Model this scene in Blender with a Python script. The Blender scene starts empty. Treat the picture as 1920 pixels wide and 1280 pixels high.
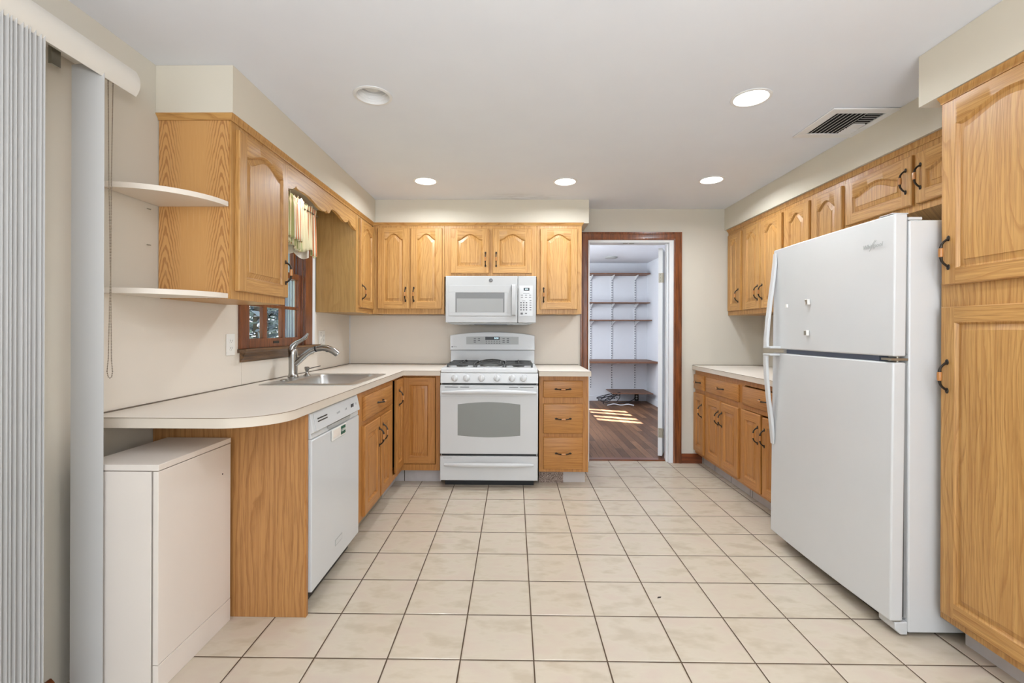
import bpy, bmesh, math, random
from mathutils import Vector, Matrix
random.seed(7)
PI = math.pi
SC = bpy.context.scene
COL = SC.collection
R = math.radians

# ------------------------------------------------------------------ camera
T = 0.272                                   # floor tile pitch
def make_camera():
    f, yaw, roll, H = 866.85, .0121, .0033, 1.2196
    c, s, cr, sr = math.cos(yaw), math.sin(yaw), math.cos(roll), math.sin(roll)
    R0, F, U0 = Vector((c, s, 0)), Vector((-s, c, 0)), Vector((0, 0, 1))
    Rv, Uv = R0 * cr + U0 * sr, U0 * cr - R0 * sr
    cam = bpy.data.cameras.new('camera')
    cam.sensor_width = 36
    cam.lens = f * 36 / 1920
    cam.shift_x = 7.189 / 1920
    cam.shift_y = -19.973 / 1920
    cam.clip_start = .02
    o = bpy.data.objects.new('camera', cam)
    o.matrix_world = Matrix(((Rv.x, Uv.x, -F.x, 0), (Rv.y, Uv.y, -F.y, 0), (Rv.z, Uv.z, -F.z, H), (0, 0, 0, 1)))
    COL.objects.link(o)
    SC.camera = o
make_camera()

# ------------------------------------------------------------------ world, sun, area lights, exposure
w = bpy.data.worlds.new('world'); SC.world = w; w.use_nodes = True
bg = w.node_tree.nodes['Background']
bg.inputs[0].default_value = (.80, .90, 1.0, 1)
bg.inputs[1].default_value = .95
SC.view_settings.view_transform = 'Standard'
SC.view_settings.look = 'None'
SC.view_settings.gamma = 1
SC.view_settings.use_curve_mapping = False
SC.view_settings.exposure = 0.30

def lamp(name, kind, loc, energy, color, direction=None, **kw):
    l = bpy.data.lights.new(name, kind)
    l.energy = energy; l.color = color
    for k, v in kw.items(): setattr(l, k, v)
    o = bpy.data.objects.new(name, l); o.location = loc
    if direction is not None:
        o.rotation_euler = Vector(direction).to_track_quat('-Z', 'Y').to_euler()
    COL.objects.link(o)
    return o
SUN_DIR = Vector((.93 * math.cos(R(38)), -.40 * math.cos(R(38)), -math.sin(R(38))))
lamp('sun', 'SUN', (-6, 9, 8), 58.0, (1, .96, .92), SUN_DIR, angle=R(.5))
# fill lamps added behind the camera, daylight from the patio door and far room windows
lamp('fill_behind_camera', 'AREA', (.2, -2.4, 1.6), 40, (.88, .94, 1), (0, 1, .02), shape='RECTANGLE', size=3.2, size_y=1.8)  # large area lamp added behind the camera as general fill
for _x in (.387, 1.147): lamp('overhead_fill_lamp', 'AREA', (_x, .70, 2.34), 6.0, (.88, .94, 1), (0, 0, -1), shape='DISK', size=.13, spread=R(165))  # overhead lamps added out of view to lift the left wall
lamp('ceiling_bounce_fill', 'AREA', (.5, -.6, 1.45), 46, (.95, .97, 1), (-.12, .25, 1), shape='DISK', size=.9)  # upward lamp added to brighten the ceiling and even out the room
lamp('daylight_patio_door', 'AREA', (-1.50, -.2, 1.15), 4, (.76, .88, 1), (1, .25, 0), shape='RECTANGLE', size=1.8, size_y=1.8)
lamp('sink_soffit_lamp', 'AREA', (-1.34, 3.0, 2.14), .8, (.95, .97, 1), (0, 0, -1), shape='DISK', size=.12)
lamp('daylight_far_room', 'AREA', (-.2, 6.0, 1.5), 60, (.90, .95, 1), (1, .1, -.1), shape='RECTANGLE', size=2.2, size_y=1.4)

# ------------------------------------------------------------------ materials
def lin(r, g, b):
    f = lambda c: (c / 255 / 12.92) if c / 255 <= .04045 else ((c / 255 + .055) / 1.055) ** 2.4
    return (f(r), f(g), f(b), 1)
class NT:
    def __init__(self, name):
        self.m = bpy.data.materials.new(name); self.m.use_nodes = True
        self.t = self.m.node_tree; self.n = self.t.nodes; self.l = self.t.links
        self.b = self.n['Principled BSDF']
    def new(self, typ, **kw):
        nd = self.n.new(typ)
        for k, v in kw.items(): setattr(nd, k, v)
        return nd
    def put(self, sock, v):
        if isinstance(v, bpy.types.NodeSocket): self.l.new(v, sock)
        else: sock.default_value = v
    def math(self, op, a, b=None, c=None):
        nd = self.new('ShaderNodeMath', operation=op)
        self.put(nd.inputs[0], a)
        if b is not None: self.put(nd.inputs[1], b)
        if c is not None: self.put(nd.inputs[2], c)
        return nd.outputs[0]
    def xyz(self, kind='Object'):
        tc = self.new('ShaderNodeTexCoord'); sp = self.new('ShaderNodeSeparateXYZ')
        self.l.new(tc.outputs[kind], sp.inputs[0]); return sp.outputs
    def comb(self, x, y, z):
        nd = self.new('ShaderNodeCombineXYZ')
        for i, v in enumerate((x, y, z)): self.put(nd.inputs[i], v)
        return nd.outputs[0]
    def noise(self, vec, scale, detail=2, rough=.5):
        nd = self.new('ShaderNodeTexNoise'); self.l.new(vec, nd.inputs['Vector'])
        nd.inputs['Scale'].default_value = scale; nd.inputs['Detail'].default_value = detail
        nd.inputs['Roughness'].default_value = rough
        return nd.outputs[0]
    def ramp(self, fac, stops, interp='LINEAR'):
        nd = self.new('ShaderNodeValToRGB'); cr = nd.color_ramp; cr.interpolation = interp
        while len(cr.elements) < len(stops): cr.elements.new(.5)
        for e, (p, c) in zip(cr.elements, stops): e.position = p; e.color = c
        self.put(nd.inputs[0], fac); return nd.outputs[0]
    def mix(self, fac, a, b, blend='MIX'):
        nd = self.new('ShaderNodeMix', data_type='RGBA', blend_type=blend)
        self.put(nd.inputs[0], fac); self.put(nd.inputs[6], a); self.put(nd.inputs[7], b)
        return nd.outputs[2]
    def bump(self, h, strength, dist=.002):
        nd = self.new('ShaderNodeBump'); nd.inputs['Strength'].default_value = strength
        nd.inputs['Distance'].default_value = dist
        self.l.new(h, nd.inputs['Height']); self.l.new(nd.outputs[0], self.b.inputs['Normal'])
    def set(self, **kw):
        names = dict(color='Base Color', rough='Roughness', metal='Metallic', coat='Coat Weight', spec='Specular IOR Level',
                     emit='Emission Color', power='Emission Strength', trans='Transmission Weight', ior='IOR', alpha='Alpha', coatr='Coat Roughness')
        for k, v in kw.items(): self.put(self.b.inputs[names[k]], v)
        return self.m
MATS = {}
def flat(name, rgb, rough=.5, metal=0, **kw):
    t = NT(name)
    # very slight procedural tone variation so that no surface is one dead colour
    x = t.new('ShaderNodeTexCoord').outputs['Object']
    n = t.noise(x, 6, 3)
    c = lin(*rgb)
    d = tuple(v * .955 for v in c[:3]) + (1,)
    MATS[name] = t.set(color=t.mix(n, c, d), rough=rough, metal=metal, **kw)
    return MATS[name]

def oak(name, grain='Z', light=(217, 171, 104), dark=(160, 107, 49), band=15.0, contrast=.75):
    t = NT(name)
    x, y, z = t.xyz()
    rnd = t.new('ShaderNodeObjectInfo').outputs['Random']
    if grain == 'X': x, z = z, x
    across = t.math('ADD', t.math('ADD', x, t.math('MULTIPLY', y, .9)), t.math('MULTIPLY', rnd, 5.3))
    along = t.math('ADD', z, t.math('MULTIPLY', rnd, 9.7))
    v = t.comb(across, t.math('MULTIPLY', rnd, 3), t.math('MULTIPLY', along, .17))
    warp = t.noise(v, 5, 2)
    a2 = t.math('ADD', across, t.math('MULTIPLY', t.math('SUBTRACT', warp, .5), .30))
    wv = t.new('ShaderNodeTexWave', wave_type='BANDS', bands_direction='X', wave_profile='SAW')
    t.l.new(t.comb(a2, 0, t.math('MULTIPLY', along, .12)), wv.inputs['Vector'])
    wv.inputs['Scale'].default_value = band; wv.inputs['Distortion'].default_value = 3.5
    wv.inputs['Detail'].default_value = 4; wv.inputs['Detail Scale'].default_value = 2.6; wv.inputs['Detail Roughness'].default_value = .62
    pores = t.noise(t.comb(t.math('MULTIPLY', across, 260), 0, t.math('MULTIPLY', along, 7)), 1, 2, .6)
    streak = t.noise(t.comb(t.math('MULTIPLY', across, 85), 0, t.math('MULTIPLY', along, 1.7)), 1, 4, .65)
    tone = t.noise(t.comb(t.math('MULTIPLY', across, 3), rnd, t.math('MULTIPLY', along, .8)), 1, 2)
    L, D = lin(*light), lin(*dark)
    c = t.ramp(wv.outputs['Fac'], [(0, L), (.62, L), (.92, D), (1, L)])
    c = t.mix(contrast * .55, t.mix(.5, L, D), c)
    c = t.mix(t.math('MULTIPLY', t.ramp(streak, [(.42, (0, 0, 0, 1)), (.70, (1, 1, 1, 1))]), .72), c, D)
    c = t.mix(t.math('MULTIPLY', t.ramp(pores, [(.50, (0, 0, 0, 1)), (.68, (1, 1, 1, 1))]), .42), c, tuple(q * .6 for q in D[:3]) + (1,))
    c = t.mix(t.math('MULTIPLY', t.ramp(tone, [(.3, (0, 0, 0, 1)), (.7, (1, 1, 1, 1))]), .22), c, t.mix(.5, c, D))
    t.bump(pores, .08, .001)
    MATS[name] = t.set(color=c, rough=.42, coat=.10, coatr=.25)
oak('oak_vertical', 'Z')
oak('oak_horizontal', 'X')
oak('oak_base_vertical', 'Z', (206, 148, 80), (160, 101, 43))
oak('oak_base_horizontal', 'X', (206, 148, 80), (160, 101, 43))
oak('oak_end', 'Z', (198, 146, 88), (150, 98, 50), 12.0, .95)
oak('oak_greenish', 'Z', (196, 158, 98), (164, 124, 70), 9.0, .6)

def veneer():
    t = NT('oak_cathedral_veneer')
    x, y, z = t.xyz()
    # book-matched plywood: arched figure at both edges of the sheet, straight grain in the middle
    side = t.math('ABSOLUTE', t.math('SUBTRACT', y, -.16 + .32))
    d0 = t.math('SUBTRACT', side, .122); d = t.math('SQRT', t.math('ADD', t.math('MULTIPLY', d0, d0), .00006))
    v = t.comb(t.math('MULTIPLY', side, 38), 0, t.math('MULTIPLY', z, 9))
    n = t.math('SUBTRACT', t.noise(v, 1, 3, .55), .5)
    ph = t.math('ADD', t.math('ADD', t.math('MULTIPLY', z, 105), t.math('MULTIPLY', d, 560)), t.math('MULTIPLY', n, 11))
    s = t.math('MULTIPLY_ADD', t.math('SINE', ph), .5, .5)
    fine = t.noise(t.comb(t.math('MULTIPLY', side, 220), 0, t.math('MULTIPLY', z, 5)), 1, 3, .6)
    fade = t.ramp(d, [(.03, (1, 1, 1, 1)), (.075, (0, 0, 0, 1))])
    c = t.mix(fine, lin(216, 166, 104), lin(190, 136, 78))
    c = t.mix(t.math('MULTIPLY', t.math('MULTIPLY', t.ramp(s, [(.55, (0, 0, 0, 1)), (.8, (1, 1, 1, 1))]), fade), .75), c, lin(160, 106, 56))
    c = t.mix(t.math('MULTIPLY', t.ramp(fine, [(.55, (0, 0, 0, 1)), (.7, (1, 1, 1, 1))]), .35), c, lin(232, 192, 136))
    MATS['oak_cathedral_veneer'] = t.set(color=c, rough=.38, coat=.15)
veneer()

def tiles():
    t = NT('floor_tile')
    x, y, z = t.xyz()
    gx = t.math('DIVIDE', t.math('SUBTRACT', x, .077928), T)
    gy = t.math('DIVIDE', t.math('SUBTRACT', y, 1.711696), T)
    wob = t.noise(t.new('ShaderNodeTexCoord').outputs['Object'], 9, 2)
    def edge(g):
        fr = t.math('FRACT', g)
        return t.math('MINIMUM', fr, t.math('SUBTRACT', 1, fr))
    e = t.math('MINIMUM', edge(gx), edge(gy))
    e = t.math('ADD', e, t.math('MULTIPLY', t.math('SUBTRACT', wob, .5), .006))
    tile = t.ramp(e, [(.0085, (0, 0, 0, 1)), (.0125, (1, 1, 1, 1))])
    cell = t.comb(t.math('FLOOR', gx), t.math('FLOOR', gy), 0)
    wn = t.new('ShaderNodeTexWhiteNoise', noise_dimensions='3D'); t.l.new(cell, wn.inputs['Vector'])
    vv = t.new('ShaderNodeVectorMath', operation='ADD')
    t.l.new(t.new('ShaderNodeTexCoord').outputs['Object'], vv.inputs[0])
    t.l.new(wn.outputs['Color'], vv.inputs[1])
    sc = t.new('ShaderNodeVectorMath', operation='MULTIPLY'); t.l.new(vv.outputs[0], sc.inputs[0]); sc.inputs[1].default_value = (1, 1.8, 1)
    n = t.noise(sc.outputs[0], 7, 3, .55)
    c = t.ramp(n, [(.32, lin(188, 174, 154)), (.5, lin(201, 189, 170)), (.68, lin(199, 183, 167))])
    c = t.mix(t.math('MULTIPLY', wn.outputs['Value'], .12), c, lin(192, 179, 158))
    grout = t.mix(n, lin(92, 70, 48), lin(62, 46, 30))
    col = t.mix(tile, grout, c)
    h = t.ramp(e, [(.006, (0, 0, 0, 1)), (.03, (1, 1, 1, 1))])
    hh = t.math('ADD', h, t.math('MULTIPLY', n, .12))
    t.bump(hh, .45, .003)
    MATS['floor_tile'] = t.set(color=col, rough=t.ramp(tile, [(0, (.8, .8, .8, 1)), (1, (.24, .24, .24, 1))]), spec=.5)
tiles()

def planks():
    t = NT('plank_floor')
    x, y, z = t.xyz()
    br = t.new('ShaderNodeTexBrick'); br.offset = .37; br.offset_frequency = 2
    t.l.new(t.comb(y, x, 0), br.inputs['Vector'])
    br.inputs['Color1'].default_value = lin(140, 102, 74); br.inputs['Color2'].default_value = lin(92, 64, 46)
    br.inputs['Mortar'].default_value = lin(52, 32, 22)
    br.inputs['Scale'].default_value = 1; br.inputs['Mortar Size'].default_value = .0022
    br.inputs['Brick Width'].default_value = .85; br.inputs['Row Height'].default_value = .075
    n = t.noise(t.comb(t.math('MULTIPLY', x, 90), t.math('MULTIPLY', y, 4), 0), 1, 3, .6)
    c = t.mix(t.math('MULTIPLY', t.ramp(n, [(.45, (0, 0, 0, 1)), (.7, (1, 1, 1, 1))]), .45), br.outputs[0], lin(74, 46, 30))
    MATS['plank_floor'] = t.set(color=c, rough=.5)
planks()

def ceiling_mat():
    t = NT('ceiling_paint')
    tc = t.new('ShaderNodeTexCoord').outputs['Object']
    n = t.noise(tc, 4, 3)
    x, y, z = t.xyz()
    # sooty smudge above the range, a stain with its own ragged shape
    dx = t.math('MULTIPLY', t.math('SUBTRACT', x, .07), 2.6); dy = t.math('MULTIPLY', t.math('SUBTRACT', y, 3.93), 6)
    r = t.math('SQRT', t.math('ADD', t.math('MULTIPLY', dx, dx), t.math('MULTIPLY', dy, dy)))
    s = t.noise(t.comb(t.math('MULTIPLY', x, 5), t.math('MULTIPLY', y, 22), 0), 1, 4, .65)
    m = t.math('MULTIPLY', t.ramp(r, [(.2, (1, 1, 1, 1)), (1, (0, 0, 0, 1))]), t.ramp(s, [(.42, (0, 0, 0, 1)), (.75, (1, 1, 1, 1))]))
    c = t.mix(n, lin(232, 235, 241), lin(226, 229, 236))
    MATS['ceiling_paint'] = t.set(color=t.mix(t.math('MULTIPLY', m, .55), c, lin(140, 138, 134)), rough=.9, spec=.2)
ceiling_mat()

def paint(name, rgb, rough=.8):
    t = NT(name)
    tc = t.new('ShaderNodeTexCoord').outputs['Object']
    n = t.noise(tc, 3, 3); fine = t.noise(tc, 260, 2)
    c = lin(*rgb); d = tuple(v * .94 for v in c[:3]) + (1,)
    t.bump(fine, .05, .001)
    MATS[name] = t.set(color=t.mix(n, c, d), rough=rough, spec=.25)
paint('wall_paint', (212, 206, 193))
paint('soffit_paint', (218, 210, 194))
paint('laminate_wall', (230, 221, 208), .45)
paint('far_wall_paint', (222, 225, 232))
paint('white_paint', (232, 234, 236), .45)
flat('laminate_top', (236, 227, 215), .42)
flat('laminate_edge', (218, 206, 190), .42)
flat('laminate_seam', (120, 96, 74), .6)
flat('caulk', (112, 100, 86), .7)
flat('almond_melamine', (233, 223, 213), .42)
flat('appliance_white', (213, 214, 214), .3, coat=.15)
flat('microwave_white', (190, 190, 189), .5)
flat('appliance_white_matte', (209, 210, 210), .4)
flat('appliance_grey', (176, 178, 176), .35)
flat('oven_glass', (140, 142, 138), .38, coat=.1)
flat('micro_glass', (122, 122, 121), .4)
flat('micro_inside', (160, 160, 158), .5)
flat('black_plastic', (16, 16, 17), .35)
flat('recess_shade', (12, 11, 10), .9)
flat('grey_text', (110, 110, 112), .6)
flat('pale_text', (176, 176, 176), .6)
flat('cast_iron', (66, 66, 64), .42)
flat('burner_grey', (120, 120, 116), .4, .6)
flat('antique_bronze', (62, 56, 50), .36, .75)
flat('wood_grip', (186, 126, 68), .28, coat=.5)
flat('stainless', (208, 207, 204), .34, 1)
flat('brushed_nickel', (172, 170, 166), .25, 1)
flat('chrome_dark', (90, 92, 96), .25, 1)
flat('gasket', (140, 141, 140), .6)
flat('gasket_blue', (108, 116, 136), .5)
flat('hinge_steel', (176, 172, 160), .35, .9)
flat('plate_white', (236, 234, 228), .4)
flat('slot_dark', (60, 54, 46), .7)
flat('slot_grey', (120, 124, 136), .6)
flat('vane_vinyl', (198, 196, 193), .55)
flat('valance_vinyl', (222, 217, 208), .5)
flat('chain_metal', (120, 106, 90), .35, .8)
flat('melamine_shelf', (231, 220, 206), .45)
flat('green_sign', (14, 82, 58), .5)
flat('kick_tile', (206, 200, 196), .4)
flat('kick_tile_dark', (150, 142, 126), .6)  # darker, grey-brown kick tile
flat('grout_dark', (60, 48, 38), .8)
flat('shelf_edge_brown', (118, 82, 62), .5)
flat('bracket_white', (226, 228, 232), .4)
flat('cable_black', (28, 30, 40), .5)
flat('cable_white', (214, 216, 222), .5)
flat('shade_fabric', (226, 220, 210), .8)
flat('vent_white', (232, 232, 232), .45)
flat('lamp_trim', (234, 234, 234), .5)
flat('lens_off', (222, 222, 220), .5)
flat('siding', (196, 208, 232), .7)
flat('bark', (60, 52, 48), .9)
flat('grass', (120, 134, 96), .95)
flat('led_text', (214, 236, 240), .5, emit=lin(200, 235, 245), power=1.2)
def emitter(name, rgb, power):
    t = NT(name); MATS[name] = t.set(color=(1, 1, 1, 1), emit=lin(*rgb), power=power, rough=.5)
emitter('lens_on', (255, 250, 240), 9)
def wood_dark(name, a, b, grain='Z', rough=.28):
    t = NT(name); x, y, z = t.xyz()
    if grain == 'X': x, z = z, x
    if grain == 'Y': y, z = z, y
    v = t.comb(t.math('MULTIPLY', x, 60), t.math('MULTIPLY', y, 60), t.math('MULTIPLY', z, 5))
    n = t.noise(v, 1, 4, .6); n2 = t.noise(t.comb(t.math('MULTIPLY', x, 9), t.math('MULTIPLY', y, 9), t.math('MULTIPLY', z, 3)), 1, 2)
    c = t.mix(t.ramp(n, [(.35, (0, 0, 0, 1)), (.68, (1, 1, 1, 1))]), lin(*a), lin(*b))
    c = t.mix(t.math('MULTIPLY', n2, .5), c, lin(*b))
    MATS[name] = t.set(color=c, rough=rough, coat=.3)
wood_dark('mahogany_v', (148, 84, 40), (88, 44, 20), 'Z')
wood_dark('mahogany_x', (140, 74, 36), (86, 40, 20), 'X')
wood_dark('mahogany_y', (140, 78, 40), (86, 42, 22), 'Y')
wood_dark('worn_sill', (134, 96, 58), (62, 40, 24), 'Y', .5)
def granite():
    t = NT('speckled_granite'); tc = t.new('ShaderNodeTexCoord').outputs['Object']
    n = t.noise(tc, 160, 3, .7)
    MATS['speckled_granite'] = t.set(color=t.ramp(n, [(.38, lin(70, 52, 44)), (.5, lin(140, 118, 104)), (.62, lin(196, 180, 168))]), rough=.5)
granite()
def kick_mat():
    t = NT('kick_tile_row'); x, y, z = t.xyz()
    e = t.math('FRACT', t.math('DIVIDE', x, .30))
    m = t.ramp(e, [(.018, (0, 0, 0, 1)), (.024, (1, 1, 1, 1))])
    n = t.noise(t.new('ShaderNodeTexCoord').outputs['Object'], 14, 3)
    c = t.mix(n, lin(206, 200, 200), lin(186, 180, 176))
    MATS['kick_tile_row'] = t.set(color=t.mix(m, lin(70, 58, 48), c), rough=.4)
kick_mat()
def curtain_mat():
    t = NT('striped_curtain')
    uv = t.new('ShaderNodeTexCoord').outputs['UV']; sp = t.new('ShaderNodeSeparateXYZ'); t.l.new(uv, sp.inputs[0])
    f = t.math('FRACT', t.math('DIVIDE', sp.outputs[0], .17))
    cr, sg, co, wh = lin(228, 220, 186), lin(176, 182, 128), lin(212, 122, 72), lin(238, 232, 214)
    c = t.ramp(f, [(0, cr), (.14, sg), (.22, cr), (.34, co), (.37, wh), (.41, co), (.45, cr), (.60, sg), (.63, cr), (.67, sg), (.76, wh), (.87, co), (.9, cr)], 'CONSTANT')
    t.b.inputs['Subsurface Weight'].default_value = 0
    MATS['striped_curtain'] = t.set(color=c, rough=.85, spec=.1)
curtain_mat()
def leaf_mat(name, a, b):
    t = NT(name); n = t.noise(t.new('ShaderNodeTexCoord').outputs['Object'], 3, 2)
    MATS[name] = t.set(color=t.mix(n, lin(*a), lin(*b)), rough=.8)
leaf_mat('evergreen', (104, 116, 122), (58, 68, 82))
leaf_mat('shrub_leaf', (128, 142, 96), (92, 104, 82))
def glass_mat():
    t = NT('window_glass')
    t.set(color=(1, 1, 1, 1), rough=0, trans=1, ior=1.02, spec=.2)
    MATS['window_glass'] = t.m
glass_mat()

# ------------------------------------------------------------------ mesh helpers
class MB:
    """collects shapes and links them as ONE mesh object"""
    def __init__(self): self.bm = bmesh.new(); self.mi = 0
    def m(self, i): self.mi = i; return self
    def face(self, vs, mi=None):
        try: f = self.bm.faces.new(vs)
        except ValueError: return None
        f.material_index = self.mi if mi is None else mi
        return f
    def box(self, x0, x1, y0, y1, z0, z1):
        v = [self.bm.verts.new(p) for p in ((x0,y0,z0),(x1,y0,z0),(x1,y1,z0),(x0,y1,z0),(x0,y0,z1),(x1,y0,z1),(x1,y1,z1),(x0,y1,z1))]
        for q in ((0,1,2,3),(4,5,6,7),(0,1,5,4),(1,2,6,5),(2,3,7,6),(3,0,4,7)): self.face([v[i] for i in q])
        return self
    def prism(self, pts, axis, a, b):
        """2-D outline (in the other two axes, in order) extruded along axis from a to b"""
        def mk(p, h): q = list(p); q.insert(axis, h); return self.bm.verts.new(q)
        A = [mk(p, a) for p in pts]; B = [mk(p, b) for p in pts]
        n = len(pts); self.face(A); self.face(B)
        for i in range(n): self.face([A[i], A[(i+1) % n], B[(i+1) % n], B[i]])
        return self
    def loft(self, loops, cap0=True, cap1=True, closed=True):
        L = [[self.bm.verts.new(p) for p in lp] for lp in loops]
        n = len(L[0])
        for a, b in zip(L, L[1:]):
            for i in range(n if closed else n - 1): self.face([a[i], a[(i+1) % n], b[(i+1) % n], b[i]])
        if cap0: self.face(L[0])
        if cap1: self.face(L[-1])
        return self
    def lathe(self, prof, c=(0,0,0), axis=2, seg=24, sq=1.0, caps=True):
        loops = []
        for r, h in prof:
            lp = []
            for i in range(seg):
                a = 2*PI*i/seg; p = [math.cos(a)*r, math.sin(a)*r*sq]; p.insert(axis, h)
                lp.append([p[k] + c[k] for k in range(3)])
            loops.append(lp)
        return self.loft(loops, caps, caps)
    def tube(self, pts, rad, seg=10, caps=True, flat=1.0):
        pts = [Vector(p) for p in pts]; n = len(pts)
        if not hasattr(rad, '__len__'): rad = [rad]*n
        loops = []; up = None
        for i, p in enumerate(pts):
            d = (pts[min(i+1, n-1)] - pts[max(i-1, 0)]).normalized()
            if up is None:
                up = Vector((0,0,1)) if abs(d.z) < .9 else Vector((1,0,0))
            s = d.cross(up).normalized(); u = s.cross(d).normalized(); up = u
            loops.append([p + (s*math.cos(2*PI*k/seg) + u*math.sin(2*PI*k/seg)*flat)*rad[i] for k in range(seg)])
        return self.loft(loops, caps, caps)
    def ball(self, c, r, seg=12, rings=8):
        rr = r if hasattr(r, '__len__') else (r, r, r)
        loops = []
        for j in range(1, rings):
            t = PI*j/rings
            loops.append([(c[0]+rr[0]*math.sin(t)*math.cos(2*PI*i/seg), c[1]+rr[1]*math.sin(t)*math.sin(2*PI*i/seg), c[2]+rr[2]*math.cos(t)) for i in range(seg)])
        return self.loft(loops)
    def build(self, name, mats, parent=None, loc=(0,0,0), bevel=0, smooth=True, rot=None, seg=2):
        bmesh.ops.recalc_face_normals(self.bm, faces=self.bm.faces)
        me = bpy.data.meshes.new(name); self.bm.to_mesh(me); self.bm.free()
        return link(name, me, mats, parent, loc, bevel, smooth, rot, seg)
def link(name, me, mats=None, parent=None, loc=(0,0,0), bevel=0, smooth=True, rot=None, seg=2):
    if mats is not None and not me.materials:
        for q in ([mats] if isinstance(mats, str) else mats): me.materials.append(MATS[q])
    if smooth:
        me.polygons.foreach_set('use_smooth', [True]*len(me.polygons)); me.set_sharp_from_angle(angle=R(38))
    o = bpy.data.objects.new(name, me); COL.objects.link(o); o.location = loc
    if rot: o.rotation_euler = rot
    if parent: o.parent = parent
    if bevel:
        b = o.modifiers.new('bevel', 'BEVEL'); b.width = bevel; b.segments = seg; b.limit_method = 'ANGLE'; b.angle_limit = R(40)
    return o
def tag(o, label, cat, group=None, kind=None):
    o['label'] = label; o['category'] = cat
    if group: o['group'] = group
    if kind: o['kind'] = kind
    return o
def thing(name, label, cat, loc=(0,0,0), rz=0, group=None):
    o = bpy.data.objects.new(name, None); o.empty_display_size = .1
    COL.objects.link(o); o.location = loc; o.rotation_euler = (0, 0, rz)
    return tag(o, label, cat, group)
def struct(o): o['kind'] = 'structure'; return o
def B(x0, x1, y0, y1, z0, z1): return MB().box(x0, x1, y0, y1, z0, z1)
def cut(o, cutters):
    """subtract boxes / cylinders from a mesh once, in the script; the cutter is thrown away"""
    for c in cutters:
        m = o.modifiers.new('cut', 'BOOLEAN'); m.operation = 'DIFFERENCE'; m.object = c; m.solver = 'EXACT'
    bpy.context.view_layer.update()
    me = bpy.data.meshes.new_from_object(o.evaluated_get(bpy.context.evaluated_depsgraph_get()))
    o.modifiers.clear(); old = o.data; o.data = me; me.name = o.name
    bpy.data.meshes.remove(old)
    for c in cutters: bpy.data.objects.remove(c)
    me.polygons.foreach_set('use_smooth', [True]*len(me.polygons)); me.set_sharp_from_angle(angle=R(38))
    return o
def text(s, size, mat, name, parent, loc, rot, extrude=.0003, bold=0, shear=0, align='CENTER'):
    cu = bpy.data.curves.new('t', 'FONT'); cu.body = s; cu.size = size; cu.extrude = extrude; cu.offset = bold; cu.shear = shear
    cu.align_x = align; cu.align_y = 'CENTER'
    t = bpy.data.objects.new('t', cu); COL.objects.link(t); bpy.context.view_layer.update()
    me = bpy.data.meshes.new_from_object(t.evaluated_get(bpy.context.evaluated_depsgraph_get()))
    bpy.data.objects.remove(t); bpy.data.curves.remove(cu); me.name = name
    me.materials.clear()
    return link(name, me, mat, parent, loc, 0, False, rot)
FRONT = (PI/2, 0, 0)                        # text standing upright, facing local -y

# ================================================================== THE ROOM
XL, XR, YB, ZC = -1.54, 2.31, 4.31, 2.354
CANS = [(-.685, 2.226, False), (1.147, 2.256, True), (-.672, 3.498, True), (.387, 3.512, True), (1.475, 3.477, True)]
struct(B(XL-.12, XR+.12, -2.6, YB+.055, -.06, 0).build('floor', 'floor_tile'))
def hole(x, y, r, z0, z1):
    return MB().lathe([(r, z0), (r, z1)], (x, y, 0), seg=40).build('cutter', 'ceiling_paint')
ceil = B(XL-.12, XR+.12, -2.6, YB+.12, ZC, ZC+.12).build('ceiling', 'ceiling_paint')
cut(ceil, [hole(x, y, .078, ZC-.05, ZC+.10) for x, y, on in CANS])
struct(ceil)
# left wall with the window opening
WY0, WY1, WZ0, WZ1 = 2.625, 3.36, 1.10, 2.02
mb = MB()
mb.box(XL-.12, XL, -2.6, WY0, 0, ZC).box(XL-.12, XL, WY1, YB+.12, 0, ZC).box(XL-.12, XL, WY0, WY1, 0, WZ0).box(XL-.12, XL, WY0, WY1, WZ1, ZC)
struct(mb.build('wall_left', 'wall_paint'))
DX0, DX1, DZ = .690, 1.481, 2.066             # doorway inside the brown casing
mb = MB()
mb.box(XL, DX0, YB, YB+.12, 0, ZC).box(DX1, XR+.12, YB, YB+.12, 0, ZC).box(DX0, DX1, YB, YB+.12, DZ, ZC)
struct(mb.build('wall_back', 'wall_paint'))
struct(B(XR, XR+.12, -2.6, YB, 0, ZC).build('wall_right', 'wall_paint'))
# soffits above the wall cabinets
ZS = 2.15
struct(B(XL+.001, -1.206, 1.965, YB-.001, ZS, ZC-.001).build('wall_soffit_left', 'soffit_paint'))
struct(B(-1.205, .645, 3.995, YB-.001, ZS, ZC-.001).build('wall_soffit_back', 'soffit_paint'))
struct(B(1.95, XR-.001, 1.926, YB-.001, ZS+.006, ZC-.001).build('wall_soffit_right', 'soffit_paint'))
struct(B(1.665, XR-.001, .2, 1.925, ZS-.006, ZC-.001).build('wall_soffit_pantry', 'soffit_paint'))
# laminate splashbacks
mb = MB(); mb.box(XL+.0005, XL+.005, 1.70, 2.587, .906, 1.357).box(XL+.0005, XL+.005, 2.59, 4.302, .906, 1.036).box(XL+.0005, XL+.005, 3.53, 4.302, 1.0365, 1.36)
struct(mb.build('wall_splashback_left', 'laminate_wall'))
mb = MB(); mb.box(-1.534, .618, YB-.005, YB-.0005, .906, 1.36)
struct(mb.build('wall_splashback_back', 'laminate_wall'))
struct(B(-1.534, -1.528, 4.298, 4.3045, .907, 1.36).build('trim_corner', 'white_paint'))
struct(B(XL+.0005, XL+.014, 3.476, 3.529, 1.112, 1.80).build('trim_window', 'white_paint'))
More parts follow.
